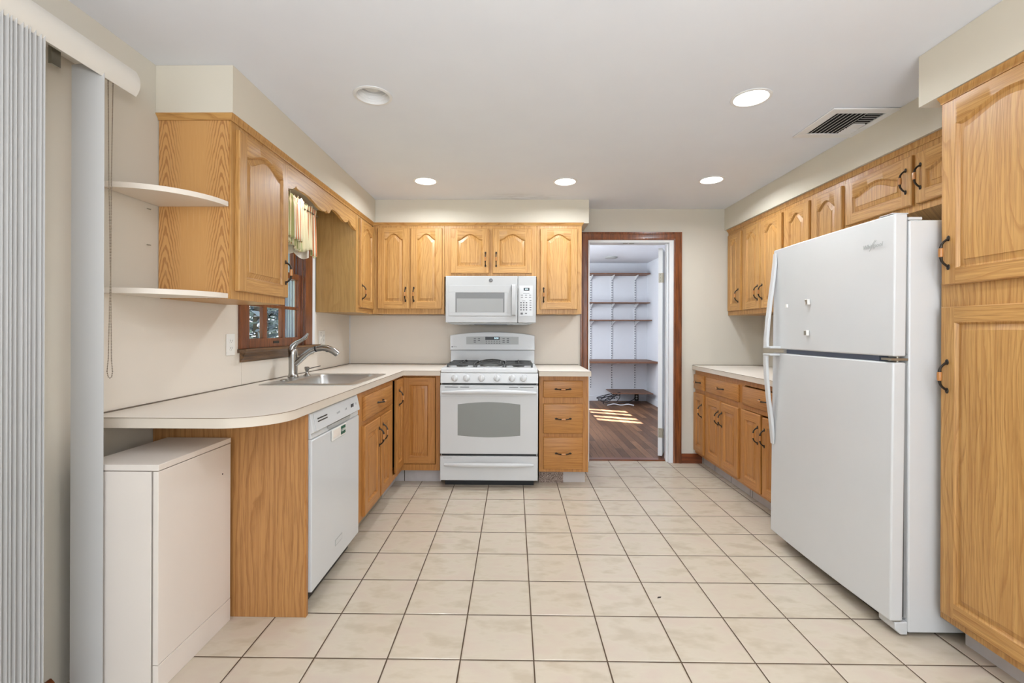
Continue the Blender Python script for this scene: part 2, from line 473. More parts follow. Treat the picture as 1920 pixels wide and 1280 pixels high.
# baseboards
def base_profile(h, t): return [(0, 0), (t, 0), (t, h*.8), (t*.55, h*.93), (t*.3, h), (0, h)]
mb = MB(); mb.prism([(XL+.0005+a, b) for a, b in base_profile(.058, .016)], 1, 1.06, 1.52)
struct(mb.build('baseboard_left', 'mahogany_y'))
mb = MB(); mb.prism([(YB-.0005-a, b) for a, b in base_profile(.088, .016)], 0, 1.552, 1.745)
struct(mb.build('baseboard_back', 'mahogany_x'))
# brown casing of the doorway
def casing(w, t):
    return [(0, 0), (w, 0), (w, -t), (w*.80, -t), (w*.72, -t*.72), (w*.45, -t*.62), (w*.2, -t*.8), (w*.08, -t*.7), (0, -t*.45)]
mb = MB(); CW = .071; yb = YB-.0008
pr = casing(CW, .021)
mb.loft([[(DX1+a, yb+b, 0) for a, b in pr], [(DX1+a, yb+b, DZ+a) for a, b in pr], [(DX0-a, yb+b, DZ+a) for a, b in pr], [(DX0-a, yb+b, 0) for a, b in pr]])
struct(mb.build('trim_doorway', 'mahogany_v'))
# white jamb lining and stops
mb = MB(); y0, y1 = YB-.004, YB+.124
mb.box(DX0-.004, DX0+.014, y0, y1, .0, DZ).box(DX1-.039, DX1+.004, y0, y1, 0, DZ).box(DX0+.014, DX1-.039, y0, y1, DZ-.024, DZ+.004)
mb.box(DX1-.053, DX1-.039, y0+.035, y0+.075, 0, DZ-.024)
mb.m(1)
for k in (-.03, .03):
    mb.box(1.071+k-.022, 1.071+k+.022, y0+.02, y0+.045, DZ-.027, DZ-.0242)
struct(mb.build('trim_jamb', ['white_paint', 'hinge_steel'], bevel=.002))
struct(B(DX0-.02, DX1+.02, YB+.0555, YB+.125, .0, .012).build('trim_threshold', 'mahogany_x'))

# ------------------------------------------------------------------ far room behind the doorway
FY0, FY1, FX0, FX1, FZ = YB+.126, 8.05, -.3, 2.31, 2.40
struct(B(FX0-.1, FX1+.1, FY0, FY1+.1, -.05, .010).build('floor_far_room', 'plank_floor'))
struct(B(FX0-.1, FX1+.1, FY0, FY1+.1, FZ, FZ+.1).build('ceiling_far_room', 'far_wall_paint'))
struct(B(FX0-.1, FX1+.1, FY1, FY1+.1, .01, FZ).build('wall_far_back', 'far_wall_paint'))
struct(B(FX1, FX1+.1, FY0, FY1, .01, FZ).build('wall_far_right', 'far_wall_paint'))
mb = MB()                                       # left wall: four narrow window lights
PZ0, PZ1 = 1.23, 1.77
lights = [(6.93, 7.10), (7.16, 7.34), (7.50, 7.655), (7.74, 7.92)]
ys = FY0
for a, b in lights:
    mb.box(FX0-.1, FX0, ys, a, PZ0, PZ1); ys = b
mb.box(FX0-.1, FX0, ys, FY1, PZ0, PZ1).box(FX0-.1, FX0, FY0, FY1, .01, PZ0).box(FX0-.1, FX0, FY0, FY1, PZ1, FZ)
struct(mb.build('wall_far_left', 'far_wall_paint'))
mb = MB(); mb.box(FX0, FX1-.016, FY1-.014, FY1-.0005, .0105, .10).box(FX1-.014, FX1-.0005, FY0, FY1-.014, .0105, .11)
struct(mb.build('baseboard_far', 'far_wall_paint', bevel=.003))

# the two white door leaves folded back into the far room
def hinge(parent, x, z, y=0, name='hinge'):
    mb = MB(); mb.box(x-.022, x+.022, y-.002, y, z-.045, z+.045); mb.tube([(x+.022, y-.005, z-.046), (x+.022, y-.005, z+.046)], .006, 8)
    mb.m(1)
    for k in (-.03, 0, .03): mb.ball((x-.006, y-.002, z+k), .003, 6, 4)
    return mb.build(name, ['hinge_steel', 'slot_dark'], parent)
d = thing('door_2', 'white door leaf standing open against the right doorway jamb, edge on', 'door', (1.395, YB+.13, .03), R(-24)); d['kind'] = 'structure'
B(-.014, .026, 0, .74, 0, 1.985).build('leaf', 'white_paint', d, bevel=.002)
for z in (.22, 1.70): hinge(d, .012, z, -.0005)
d = thing('door_1', 'white door leaf standing open behind the left doorway jamb, only its edge showing', 'door', (.655, YB+.13, .03)); d['kind'] = 'structure'
B(0, .038, 0, .74, 0, 1.985).build('leaf', 'white_paint', d, bevel=.002)
for z in (.36, 1.62):
    B(.0495, .053, -.10, -.06, z-.045, z+.045).build('hinge', 'hinge_steel', d)

# adjustable shelving on the far wall
SX = [1.335, 1.70, 2.10]
SHELVES = [(2.175, .26, 2.38-.095, .020), (1.688, .26, 2.285, .018), (1.393, .32, 2.295, .018), (.705, .62, 2.30, .030), (.205, .56, 2.25, .014)]
SHL = ['top brown-edged shelf on the far room wall', 'second brown shelf from the top on the far room wall', 'thin third shelf from the top in the far room', 'deep desk-height shelf with thick brown edge in the far room', 'lowest shelf near the plank floor with cables hanging at its left']
for (z, dep, x1, th), lab in zip(SHELVES, SHL):
    x0 = 1.60 if z < .3 else .95
    tag(B(x0, x1, FY1-dep-.02, FY1-.022, z, z+th).build('wall_shelf', 'shelf_edge_brown', bevel=.002), lab, 'shelf', 'shelves in the far room')
for i, sx in enumerate(SX):
    st = thing('shelf_standard', ['slotted white shelf standard nearest the open left door leaf', 'slotted white shelf standard in the middle of the far shelves', 'slotted white shelf standard closest to the far room corner'][i], 'shelf standard', (sx, FY1-.0006, 0), 0, 'shelf standards in the far room')
    mb = MB(); z0 = .22
    mb.box(-.013, .013, -.012, 0, z0, 2.19)
    mb.m(1)
    z = z0+.02
    while z < 2.16:
        mb.box(-.008, .010, -.0128, -.012, z, z+.021); z += .042
    mb.build('rail', ['bracket_white', 'slot_grey'], st)
    for z, dep, x1, th in SHELVES:
        if z < .3 and i == 0: continue
        L = dep*.86
        MB().prism([(-.0135, z-.0012), (-L, z-.0012), (-L, z-.012), (-.05, z-.06), (-.0135, z-.075)], 0, -.004, .004).build('bracket', 'bracket_white', st)
# bundle of cables on the floor below the lowest shelf
mb = MB(); rr = random.Random(3); pts = []
for k in range(90):
    a = k*.42; r = .13 + .05*math.sin(k*.31) + .02*rr.random()
    pts.append((1.55+1.0*r*math.cos(a), 7.55+.5*r*math.sin(a), .035+.10*abs(math.sin(k*.17))+.09*(math.cos(a*.5)**2)))
mb.tube(pts, .0055, 6)
mb.tube([(1.70, 7.63, .06), (1.76, 7.68, .12), (1.77, 7.73, .16), (1.80, 7.77, .19)], .0055, 6)
mb.tube([(1.70, 7.56, .05), (1.86, 7.57, .06), (1.97, 7.6, .10), (2.02, 7.66, .17)], .0055, 6)
mb.m(1); mb.tube([(1.52+.42*t, 7.50+.02*math.sin(t*5), .022+.02*math.sin(t*6)**2) for t in [i/10 for i in range(11)]], .0095, 8)
tag(mb.build('cable_bundle', ['cable_black', 'cable_white']), 'tangle of black and white cables on the far room floor', 'cables')
def outlet(name, label, loc, rz, gangs=1, dark=False, w=.072, h=.116, group='wall outlets'):
    o = thing(name, label, 'outlet', loc, rz, group)
    W = w*gangs if gangs == 1 else .114
    B(-W/2, W/2, -.006, -.0005, -h/2, h/2).build('plate', 'slot_dark' if dark else 'plate_white', o, bevel=.002)
    def recept(cx):
        for dz in (-.0195, .0195):
            mb = MB()
            mb.prism([(cx+.0165*math.cos(a)*(1), dz+.0145*math.sin(a)) for a in [2*PI*i/20 for i in range(20)]], 1, -.0078, -.006)
            mb.m(1).box(cx-.0075, cx-.0055, -.0082, -.0078, dz-.003, dz+.007).box(cx+.0055, cx+.0075, -.0082, -.0078, dz-.003, dz+.007).box(cx-.002, cx+.002, -.0082, -.0078, dz-.0105, dz-.007)
            mb.build('receptacle', ['plate_white', 'slot_dark'], o)
    recept(0 if gangs == 1 else .024)
    if gangs == 2:
        mb = MB(); mb.box(-.031, -.017, -.0085, -.006, -.016, .016).box(-.028, -.020, -.0125, -.0085, -.002, .010)
        mb.m(1)
        for z in (-.045, .045): mb.ball((-.024, -.0065, z), .003, 6, 4)
        mb.build('toggle_switch', ['plate_white', 'slot_dark'], o)
    return o
outlet('wall_outlet', 'small dark outlet under the lowest shelf in the far room', (2.13, FY1-.0145, .075), 0, dark=True)
o = thing('wall_sensor', 'rounded white box on the far room right wall beside the open door', 'sensor', (FX1-.0006, 6.98, .36), -PI/2)
mb = MB(); mb.prism([(.05*math.cos(a)*abs(math.cos(a))**-.3 if abs(math.cos(a)) > 1e-3 else 0, .09*math.sin(a)*abs(math.sin(a))**-.3 if abs(math.sin(a)) > 1e-3 else 0) for a in [2*PI*i/32+.01 for i in range(32)]], 1, -.03, 0)
mb.build('cover', 'plate_white', o, bevel=.006)
o = thing('ceiling_light', 'dim flat disc light on the far room ceiling seen through the doorway', 'ceiling light', (1.55, 7.4, FZ-.0005))
MB().lathe([(.10, 0), (.10, -.012), (.09, -.018), (.03, -.02)], seg=28).build('cover', 'appliance_grey', o)

# ------------------------------------------------------------------ recessed ceiling lights
CL = ['unlit recessed ceiling light with a stepped baffle, over the left of the floor', 'lit recessed ceiling light beside the ceiling vent', 'lit recessed ceiling light nearest the left soffit corner', 'lit recessed ceiling light above the range end of the back soffit', 'lit recessed ceiling light in front of the doorway by the right soffit']
for (x, y, on), lab in zip(CANS, CL):
    o = thing('recessed_light', lab, 'ceiling light', (x, y, ZC), 0, 'recessed ceiling lights')
    mb = MB(); prof = [(.076, .0), (.0785, -.0055), (.092, -.0035), (.0925, -.0008), (.0785, -.0008), (.0765, .001)]
    n = 40
    mb.loft([[(r*math.cos(2*PI*i/n), r*math.sin(2*PI*i/n), h) for i in range(n)] for r, h in prof], False, False)
    mb.build('trim_ring', 'lamp_trim', o)
    mb = MB()
    if on:
        mb.lathe([(.0765, .001), (.071, .004), (.0705, .03), (.068, .06)], seg=40, caps=False)
        mb.build('housing', 'lamp_trim', o)
        MB().lathe([(.0705, .006), (.069, .001), (.05, -.001), (.012, -.0015)], seg=40).build('lens', 'lens_on', o)
        lamp('can_lamp', 'AREA', (x, y, ZC-.012), 8.0 if y > 3 else 5.5, (.86, .93, 1), (0, 0, -1), shape='DISK', size=.13, spread=R(165))
    else:
        st = [(.0765, .001)]
        for k in range(6): st += [(.0755-.004*k, .004+.011*k), (.0725-.004*k, .006+.011*k)]
        mb.lathe(st, seg=40, caps=False); mb.build('housing', 'lamp_trim', o)
        MB().lathe([(.003, .028), (.025, .030), (.044, .038), (.050, .055), (.046, .075)], seg=32).build('bulb', 'lens_off', o)

# ------------------------------------------------------------------ ceiling vent
o = thing('ceiling_vent', 'square white louvred air vent on the ceiling beside the right soffit', 'vent', (1.79, 2.532, ZC-.0008))
mb = MB(); a, b = .175, .125
for x0, x1, y0, y1 in ((-a, a, -a, -b), (-a, a, b, a), (-a, -b, -b, b), (b, a, -b, b)): mb.box(x0, x1, y0, y1, -.008, 0)
mb.build('frame', 'vent_white', o, bevel=.003)
B(-b, b, -b, b, -.0012, -.0002).build('duct_shade', 'recess_shade', o)  # dark sheet painted in for the shade behind the louvres
for k in range(7):
    x = -b+.012+k*.0235
    y1 = b
    MB().prism([(x-.002, -.0085), (x+.002, -.0085), (x+.011, -.0015), (x+.008, -.0015)], 1, -b+(.001), y1-.001).build('louvre', 'vent_white', o)
for k in range(5):
    y = -b+.012+k*.022
    MB().prism([(y-.002, -.0085), (y+.002, -.0085), (y+.0155, -.0015), (y+.012, -.0015)], 0, .048, b-.001).build('louvre', 'vent_white', o)
B(.05, b-.012, .0, .05, -.009, -.002).build('centre_plate', 'vent_white', o)
for k in range(3):
    y = .062+k*.022
    MB().prism([(y, -.0015), (y+.018, -.0085), (y+.020, -.0085), (y+.002, -.0015)], 0, .048, b-.001).build('louvre', 'vent_white', o)

# ================================================================== CABINET PARTS
MESH = {}
def pull_mesh():
    """antique bronze pull with a wooden grip; local z along the pull, -y outwards"""
    if 'pull' in MESH: return MESH['pull']
    mb = MB()
    for s in (-1, 1):
        mb.ball((0, -.0015, s*.055), (.0075, .003, .0115), 12, 8)
        pts = [(0, -.001, s*.051), (0, -.009, s*.049), (0, -.019, s*.041), (0, -.0265, s*.031), (0, -.029, s*.021), (0, -.0295, s*.015)]
        mb.tube(pts, [.0058, .0045, .0042, .0044, .0055, .0062], 10)
    mb.m(1)
    mb.lathe([(.0055, -.0175), (.0078, -.015), (.0083, 0), (.0078, .015), (.0055, .0175)], (0, -.0295, 0), 2, 14)
    bmesh.ops.recalc_face_normals(mb.bm, faces=mb.bm.faces)
    me = bpy.data.meshes.new('pull'); mb.bm.to_mesh(me); mb.bm.free()
    for q in ('antique_bronze', 'wood_grip'): me.materials.append(MATS[q])
    MESH['pull'] = me
    return me
def pull(parent, x, z, horizontal=False, y=-.0195):
    return link('handle', pull_mesh(), None, parent, (x, y, z), rot=(0, PI/2, 0) if horizontal else None)

def door_mesh(w, h, arch, mats):
    """raised-panel door, front at y=-.019, back at y=0; arch>0 gives the cathedral top"""
    key = (round(w, 3), round(h, 3), arch, mats)
    if key in MESH: return MESH[key]
    mb = MB(); bm = mb.bm
    t = .019; S = .056; BR = .060; TR = .095 if arch else .060
    N = 28 if arch else 2
    def top(u, d):                              # u -1..1
        if not arch: return h-TR-d
        c = .5+.5*math.cos(PI*min(1, abs(u)/.93))
        return h-TR+arch*c**.7-d
    def loop(d, y):
        L, Rr, b = S+d, w-S-d, BR+d
        pts = [(L, y, b), (Rr, y, b)]
        for i in range(N+1):
            u = 1-2*i/N
            pts.append((((L+Rr)/2)+u*(Rr-L)/2, y, top(u, d)))
        return pts
    V = lambda p: bm.verts.new(p)
    e = .004
    fo = loop(0, -t)
    fv = [V(p) for p in fo]
    # frame fronts: stiles (vertical grain, slot 0) and rails (slot 1)
    x0, x1, z0, z1 = e, w-e, e, h-e
    a0, a1, a2, a3 = V((x0, -t, z0)), V((x1, -t, z0)), V((x1, -t, z1)), V((x0, -t, z1))
    bl, br_, tr, tl = V((S, -t, z0)), V((w-S, -t, z0)), V((w-S, -t, z1)), V((S, -t, z1))
    mb.face([a0, bl, fv[0], fv[-1], tl, a3], 0)
    mb.face([br_, a1, a2, tr, fv[2], fv[1]], 0)
    mb.face([bl, br_, fv[1], fv[0]], 1)
    tops = [tr]+[V((fo[2+i][0], -t, z1)) for i in range(1, N)]+[tl]
    for i in range(N): mb.face([fv[2+i], tops[i], tops[i+1], fv[3+i]], 1)
    # sticking, groove and raised field
    n = len(fo)
    def ring(pa, pb, mi):
        for i in range(n): mb.face([pa[i], pa[(i+1) % n], pb[(i+1) % n], pb[i]], mi)
    prev = fv
    for d, y in ((.003, -t+.0025), (.0055, -t+.010), (.0085, -t+.0125), (.029, -t+.0055), (.0305, -t+.0025)):
        cur = [V(p) for p in loop(d, y)]; ring(prev, cur, 0); prev = cur
    mb.face(prev, 0)
    # outer edge and back
    o1 = [V(p) for p in ((0, -t+e, 0), (w, -t+e, 0), (w, -t+e, h), (0, -t+e, h))]
    o2 = [V(p) for p in ((0, 0, 0), (w, 0, 0), (w, 0, h), (0, 0, h))]
    mb.face([a0, bl, br_, a1, o1[1], o1[0]], 1)
    mb.face([a1, a2, o1[2], o1[1]], 0)
    mb.face([a2, tr]+tops[1:-1]+[tl, a3, o1[3], o1[2]], 1)
    mb.face([a3, a0, o1[0], o1[3]], 0)
    for i in range(4): mb.face([o1[i], o1[(i+1) % 4], o2[(i+1) % 4], o2[i]], 0)
    mb.face(o2, 0)
    bmesh.ops.triangulate(bm, faces=[f for f in bm.faces if len(f.verts) > 4])
    bmesh.ops.recalc_face_normals(bm, faces=bm.faces)
    me = bpy.data.meshes.new('door'); bm.to_mesh(me); bm.free()
    for q in mats: me.materials.append(MATS[q])
    MESH[key] = me
    return me
UP = ('oak_vertical', 'oak_horizontal'); LO = ('oak_base_vertical', 'oak_base_horizontal')
def door(parent, x0, x1, z0, z1, arch=0, hx=None, hz=None, mats=UP, y=-.0008, handle=True, rot=None):
    w, h = x1-x0, z1-z0
    o = link('door', door_mesh(w, h, arch, mats), None, parent, (x0, y, z0), rot=rot)
    if handle and hx is not None: pull(o, (.030 if hx == 'L' else w-.030), hz-z0)
    return o
def drawer(parent, x0, x1, z0, z1, mats=LO, y=-.0008):
    w, h, t, e = x1-x0, z1-z0, .019, .008
    mb = MB()
    mb.loft([[(0, 0, 0), (w, 0, 0), (w, 0, h), (0, 0, h)], [(0, -t+.007, 0), (w, -t+.007, 0), (w, -t+.007, h), (0, -t+.007, h)],
             [(e*.5, -t+.002, e*.5), (w-e*.5, -t+.002, e*.5), (w-e*.5, -t+.002, h-e*.5), (e*.5, -t+.002, h-e*.5)], [(e, -t, e), (w-e, -t, e), (w-e, -t, h-e), (e, -t, h-e)]])
    o = mb.build('drawer', mats[1], parent, (x0, y, z0))
    pull(o, w/2, h/2, True)
    return o
def body(parent, w, d, z0, z1, mat='oak_vertical', name='body'):
    return B(0, w, 0, d, z0, z1).build(name, mat, parent, bevel=.0015)
def open_body(parent, w, d, z0, z1, mat, rails, stiles):
    """cabinet box with a real hollow front: rails and stiles of the face frame around the openings"""
    mb = MB()
    mb.box(0, w, .30, d, z0, z1).box(0, .018, .02, .30, z0, z1).box(w-.018, w, .02, .30, z0, z1).box(.018, w-.018, .02, .30, z0, z0+.018).box(.018, w-.018, .02, .30, z1-.018, z1)
    for a, b in stiles: mb.box(a, b, 0, .02, z0, z1)
    for a, b in rails:
        xs = sorted(stiles)
        for (p, q), (r, s) in zip(xs, xs[1:]): mb.box(q, r, 0, .02, a, b)
    return mb.build('body', mat, parent)

# ------------------------------------------------------------------ wall cabinets
UB, UT, DB, DT, AR = 1.360, 2.120, 1.398, 2.098, .047
FXL = -1.225                                                  # faces of the left wall cabinets
g = 'oak wall cabinets'
def cab(label, loc, rz, name='wall_cabinet', cat='cabinet', group=g): return thing(name, label, cat, loc, rz, group)
# left of the window, with the figured end towards the camera
c = cab('oak wall cabinet left of the window, its figured end carrying the curved shelves', (FXL, 1.985, 0), PI/2)
body(c, .472, .310, UB-.006, 2.1495)
B(-.004, 0, .008, .312, UB+.002, 2.1285).build('end_panel', 'oak_cathedral_veneer', c)
door(c, .030, .471, DB-.006, DT, AR, 'R', DB+.125)
# right of the window
c = cab('narrow oak wall cabinet right of the window in the left corner', (FXL, 3.568, 0), PI/2)
body(c, .742, .310, UB, 2.1495, 'oak_greenish')
B(.0, .036, -.0012, 0, UB, 2.1285).build('face_stile', 'oak_vertical', c)
B(.036, .420, -.0012, 0, UB, DB+.02).build('face_rail', 'oak_horizontal', c)
door(c, .060, .402, DB+.002, DT+.004, AR, 'L', DB+.125, y=-.0016)
# arched board bridging the window
mb = MB()
sc = [(.0, 1.985), (.05, 1.991), (.09, 2.003), (.115, 2.016), (.126, 2.030), (.134, 2.022), (.16, 2.016), (.21, 2.021), (.29, 2.019), (.36, 2.006), (.43, 1.990), (.48, 1.984), (.53, 1.990), (.552, 2.004),
      (.572, 1.990), (.60, 1.998), (.62, 2.022), (.645, 2.035), (.70, 2.036), (.77, 2.026), (.84, 2.008), (.89, 2.004), (.935, 2.018), (.957, 2.040), (.968, 2.034), (1.0, 2.018), (1.04, 2.004), (1.109, 1.994)]
pts = [(x, z) for x, z in sc]+[(1.109, 2.1495), (0, 2.1495)]
mb.prism(pts, 1, .001, .020)
o = mb.build('window_valance_board', 'oak_horizontal', None, (FXL, 2.458, 0), rot=(0, 0, PI/2))
tag(o, 'scalloped oak board bridging the two wall cabinets above the window', 'valance board')
# back wall, left to right
YF = 3.985
c = cab('two-door oak wall cabinet on the back wall left of the microwave', (-1.222, YF, 0), 0)
body(c, .621, .318, UB+.004, 2.1495)
door(c, .048, .320, 1.406, DT+.004, AR, 'R', 1.530); door(c, .331, .603, 1.406, DT+.004, AR, 'L', 1.530)
c = cab('short two-door oak wall cabinet above the microwave', (-.600, YF, 0), 0)
body(c, .796, .318, 1.6835, 2.1495)
door(c, .057, .385, 1.713, DT, AR, 'R', 1.832); door(c, .417, .753, 1.713, DT, AR, 'L', 1.832)
c = cab('single-door oak wall cabinet between the microwave and the doorway', (.197, YF, 0), 0)
body(c, .385, .318, UB+.006, 2.1495)
door(c, .028, .347, 1.405, DT, AR, 'L', 1.528)
# right wall, from the doorway corner towards the camera
FXR = 1.985
def rcab(label, ya, yb_, zb, mat='oak_vertical'):
    c = cab(label, (FXR, ya, 0), -PI/2); body(c, ya-yb_-.001, XR-FXR-.002, zb, 2.1545, mat); return c
c = rcab('narrow single-door oak wall cabinet at the doorway end of the right wall', 4.308, 4.022, 1.368)
door(c, .028, .262, 1.406, DT, AR, 'R', 1.535)
c = rcab('two-door oak wall cabinet on the right wall beside the narrow corner one', 4.021, 3.412, 1.368)
door(c, .024, .296, 1.406, DT, AR, 'R', 1.535); door(c, .306, .592, 1.406, DT, AR, 'L', 1.535)
c = rcab('two-door oak wall cabinet half hidden behind the refrigerator top', 3.411, 2.792, 1.368)
door(c, .020, .298, 1.406, DT, AR, 'R', 1.535); door(c, .326, .606, 1.406, DT, AR, 'L', 1.535)
c = rcab('short two-door oak cabinet over the refrigerator', 2.791, 1.853, 1.815)
door(c, .020, .476, 1.848, DT-.002, .045, 'R', 1.975); door(c, .500, .918, 1.848, DT-.002, .045, 'L', 1.975)

# crown moulding under the soffits
def crown_profile():                                             # (outwards, z)
    return [(0, -.026), (.003, -.026), (.004, -.018), (.010, -.012), (.017, -.004), (.018, 0), (0, 0)]
def crown(name, path, zt, label):
    """path: list of (x, y, outward x, outward y) mitre points"""
    mb = MB()
    mb.loft([[(x+ox*a, y+oy*a, zt+b) for a, b in crown_profile()] for x, y, ox, oy in path])
    return tag(mb.build(name, 'oak_horizontal'), label, 'moulding')
crown('crown_moulding', [(XL+.002, 1.984-.0045, 0, -1), (FXL+.0015, 1.984-.0045, 1, -1), (FXL+.0015, YF-.0015, 1, -1), (.583, YF-.0015, 1, -1), (.583, 3.994, 1, 0)], ZS-.001, 'oak crown moulding running along the left and back wall cabinets')
crown('crown_moulding', [(FXR-.001, 4.306, -1, 0), (FXR-.001, 1.855, -1, 0)], ZS+.005, 'oak crown moulding under the right soffit up to the tall pantry')

# tall pantry
PX, PY = 1.690, 1.849
c = thing('pantry_cabinet', 'tall oak pantry cabinet at the right edge beside the refrigerator', 'cabinet', (PX, PY, 0), -PI/2)
body(c, .60, XR-PX-.002, .095, 2.1425)
B(.02, .58, .08, .50, .0, .0945).build('toe_kick', 'kick_tile_row', c)
door(c, .022, .510, 1.402, 2.108, .042, 'L', 1.525); door(c, .018, .510, .128, 1.318, 0, 'L', 1.050)
crown('crown_moulding', [(PX-.001, PY+.001, -1, 0), (PX-.001, 1.25, -1, 0)], ZS-.0075, 'oak crown moulding on top of the tall pantry')

# ------------------------------------------------------------------ base cabinets
FL, FBK, FR, KZ, CT = -.885, 3.655, 1.685, .112, .866
gb = 'oak base cabinets'
c = thing('end_panel', 'broad oak end panel closing the left counter run next to the dishwasher', 'panel', (FL, 1.953, 0), PI/2)
B(0, .018, 0, .652, 0, CT).build('sheet', 'oak_end', c, bevel=.001)
B(-.0003, .0185, -.006, -.0002, 0, CT).build('edge_strip', 'oak_base_vertical', c)
c = cab('oak sink base cabinet with one drawer over two doors beside the dishwasher', (FL, 2.598, 0), PI/2, 'base_cabinet', group=gb)
mb = MB(); mb.box(0, .775, 0, .02, KZ, CT).box(0, .018, .0201, .60, KZ, CT).box(.018, .757, .0201, .60, KZ, KZ+.018)
mb.build('body', 'oak_base_vertical', c, bevel=.001)
B(0, .775, .075, .28, 0, KZ-.0005).build('toe_kick', 'kick_tile_dark', c)
drawer(c, .098, .690, .690, .832)
door(c, .092, .402, .132, .660, 0, 'R', .535, LO); door(c, .428, .672, .132, .658, 0, 'L', .545, LO)
# corner cabinet with a two-leaf door standing slightly open
c = cab('corner oak base cabinet with a folding two-leaf door between the sink base and the range', (FL, FBK, 0), 0, 'base_cabinet', group=gb)
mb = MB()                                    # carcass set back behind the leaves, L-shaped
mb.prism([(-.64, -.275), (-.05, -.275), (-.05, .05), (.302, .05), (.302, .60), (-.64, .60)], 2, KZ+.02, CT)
mb.build('body', 'recess_shade', c)  # near-black carcass colour holds the shade behind the leaves
mb = MB()
mb.box(-.05, 0, -.28, 0, KZ, .150).box(-.05, .303, 0, .05, KZ, .160).box(.270, .303, 0, .05, .160, CT).box(-.05, 0, -.28, 0, .850, CT).box(-.05, .270, 0, .05, .853, CT)
mb.build('face_frame', 'oak_base_vertical', c, bevel=.001)
mb = MB(); mb.box(-.07, .302, .085, .30, 0, KZ-.0005).box(-.28, -.07, -.28, .30, 0, KZ-.0005)
mb.build('toe_kick', 'kick_tile_row', c)
o = link('door', door_mesh(.222, .692, 0, LO), None, c, (-.0008, -.226, .156), rot=(0, 0, PI/2)); pull(o, .06, .555)
o = link('door', door_mesh(.262, .686, 0, LO), None, c, (.004, .012, .164))
# three-drawer base right of the range
c = cab('narrow oak base cabinet with three stacked drawers right of the range', (.203, FBK, 0), 0, 'base_cabinet', group=gb)
body(c, .388, .64, KZ-.004, CT, 'oak_base_vertical')
B(.20, .375, .085, .28, 0, KZ-.005).build('toe_kick', 'kick_tile', c)
o = B(.002, .198, .07, .28, 0, KZ-.005).build('kick_block', 'speckled_granite', c); o['label'] = 'speckled brown granite offcut filling the kick'
drawer(c, .030, .341, .697, .829); drawer(c, .033, .342, .414, .648); drawer(c, .033, .343, .134, .384)
# right wall base run
def rbase(label, ya, yb_):
    return cab(label, (FR, ya, 0), -PI/2, 'base_cabinet', group=gb)
def rfin(c, wd, solid=True):
    if solid: body(c, wd, XR-FR-.002, .100, CT, 'oak_base_vertical')
    B(0, wd, .075, .30, 0, .0995).build('toe_kick', 'kick_tile_row', c)
c = rbase('narrow oak base cabinet with one drawer and one door by the doorway corner', 4.306, 4.06); rfin(c, .247)
drawer(c, .004, .216, .696, .826); door(c, .004, .219, .128, .660, 0, 'R', .515, LO)
c = rbase('oak base cabinet with one wide drawer over two doors on the right wall', 4.058, 3.425); rfin(c, .633)
drawer(c, .024, .598, .696, .824); door(c, .026, .306, .128, .655, 0, 'R', .515, LO); door(c, .314, .602, .128, .650, 0, 'L', .515, LO)
c = rbase('oak base cabinet beside the refrigerator, a dark gap between its doors', 3.424, 2.76); rfin(c, .660, False)
open_body(c, .660, XR-FR-.002, .100, CT, 'oak_base_vertical', [(.10, .135), (.655, .695), (.83, CT)], [(0, .04), (.62, .66)])
drawer(c, .030, .630, .690, .822); door(c, .016, .280, .120, .652, 0, 'R', .512, LO)
door(c, .306, .580, .120, .645, 0, 'L', .512, LO)

# ------------------------------------------------------------------ worktops
CZ0, CZ1 = .868, .906
def arc(cx, cy, r, a0, a1, n): return [(cx+r*math.cos(R(a0+(a1-a0)*i/n)), cy+r*math.sin(R(a0+(a1-a0)*i/n))) for i in range(n+1)]
xe, ye = -.862, 1.634
out = [(XL+.002, ye)]+arc(xe-.20, ye+.20, .20, -90, 0, 14)+[(xe, 3.605), (-.574, 3.605), (-.574, YB-.0055), (XL+.0055, YB-.0055), (XL+.0055, 1.70)]
mb = MB(); mb.prism(out, 2, CZ0, CZ1)
mb.bm.faces.ensure_lookup_table()
for f in mb.bm.faces:
    if abs(f.normal.z) < .5 or True: f.normal_update()
for f in mb.bm.faces:
    f.material_index = 0 if abs(f.normal.z) > .5 else 1
top = mb.build('top', ['laminate_top', 'laminate_edge'])
cutr = B(-1.36, -.955, 2.665, 3.235, .5, 1.2).build('cutter', 'laminate_top')
cut(top, [cutr])
wt = thing('countertop', 'cream L-shaped laminate countertop with rounded end and inset sink along the left wall', 'countertop', (0, 0, 0), 0, 'cream laminate countertops')
top.parent = wt
mb = MB(); mb.prism([(x, y) for x, y in [(XL+.004, ye-.0012)]+arc(xe-.20, ye+.20, .2012, -90, 0, 14)+[(xe+.0012, 3.6038), (-.5745, 3.6038)]]+[(-.5745, 3.6052), (xe, 3.6052)]+arc(xe-.20, ye+.20, .2, 0, -90, 14)+[(XL+.004, ye)], 2, CZ1-.0028, CZ1-.0012)
mb.build('edge_seam', 'laminate_seam', wt)
mb = MB(); mb.box(XL+.0056, XL+.0105, 1.70, 4.299, CZ1+.0002, CZ1+.005).box(-1.5285, -.58, YB-.011, YB-.0056, CZ1+.0002, CZ1+.005)
mb.build('caulk_bead', 'caulk', wt)
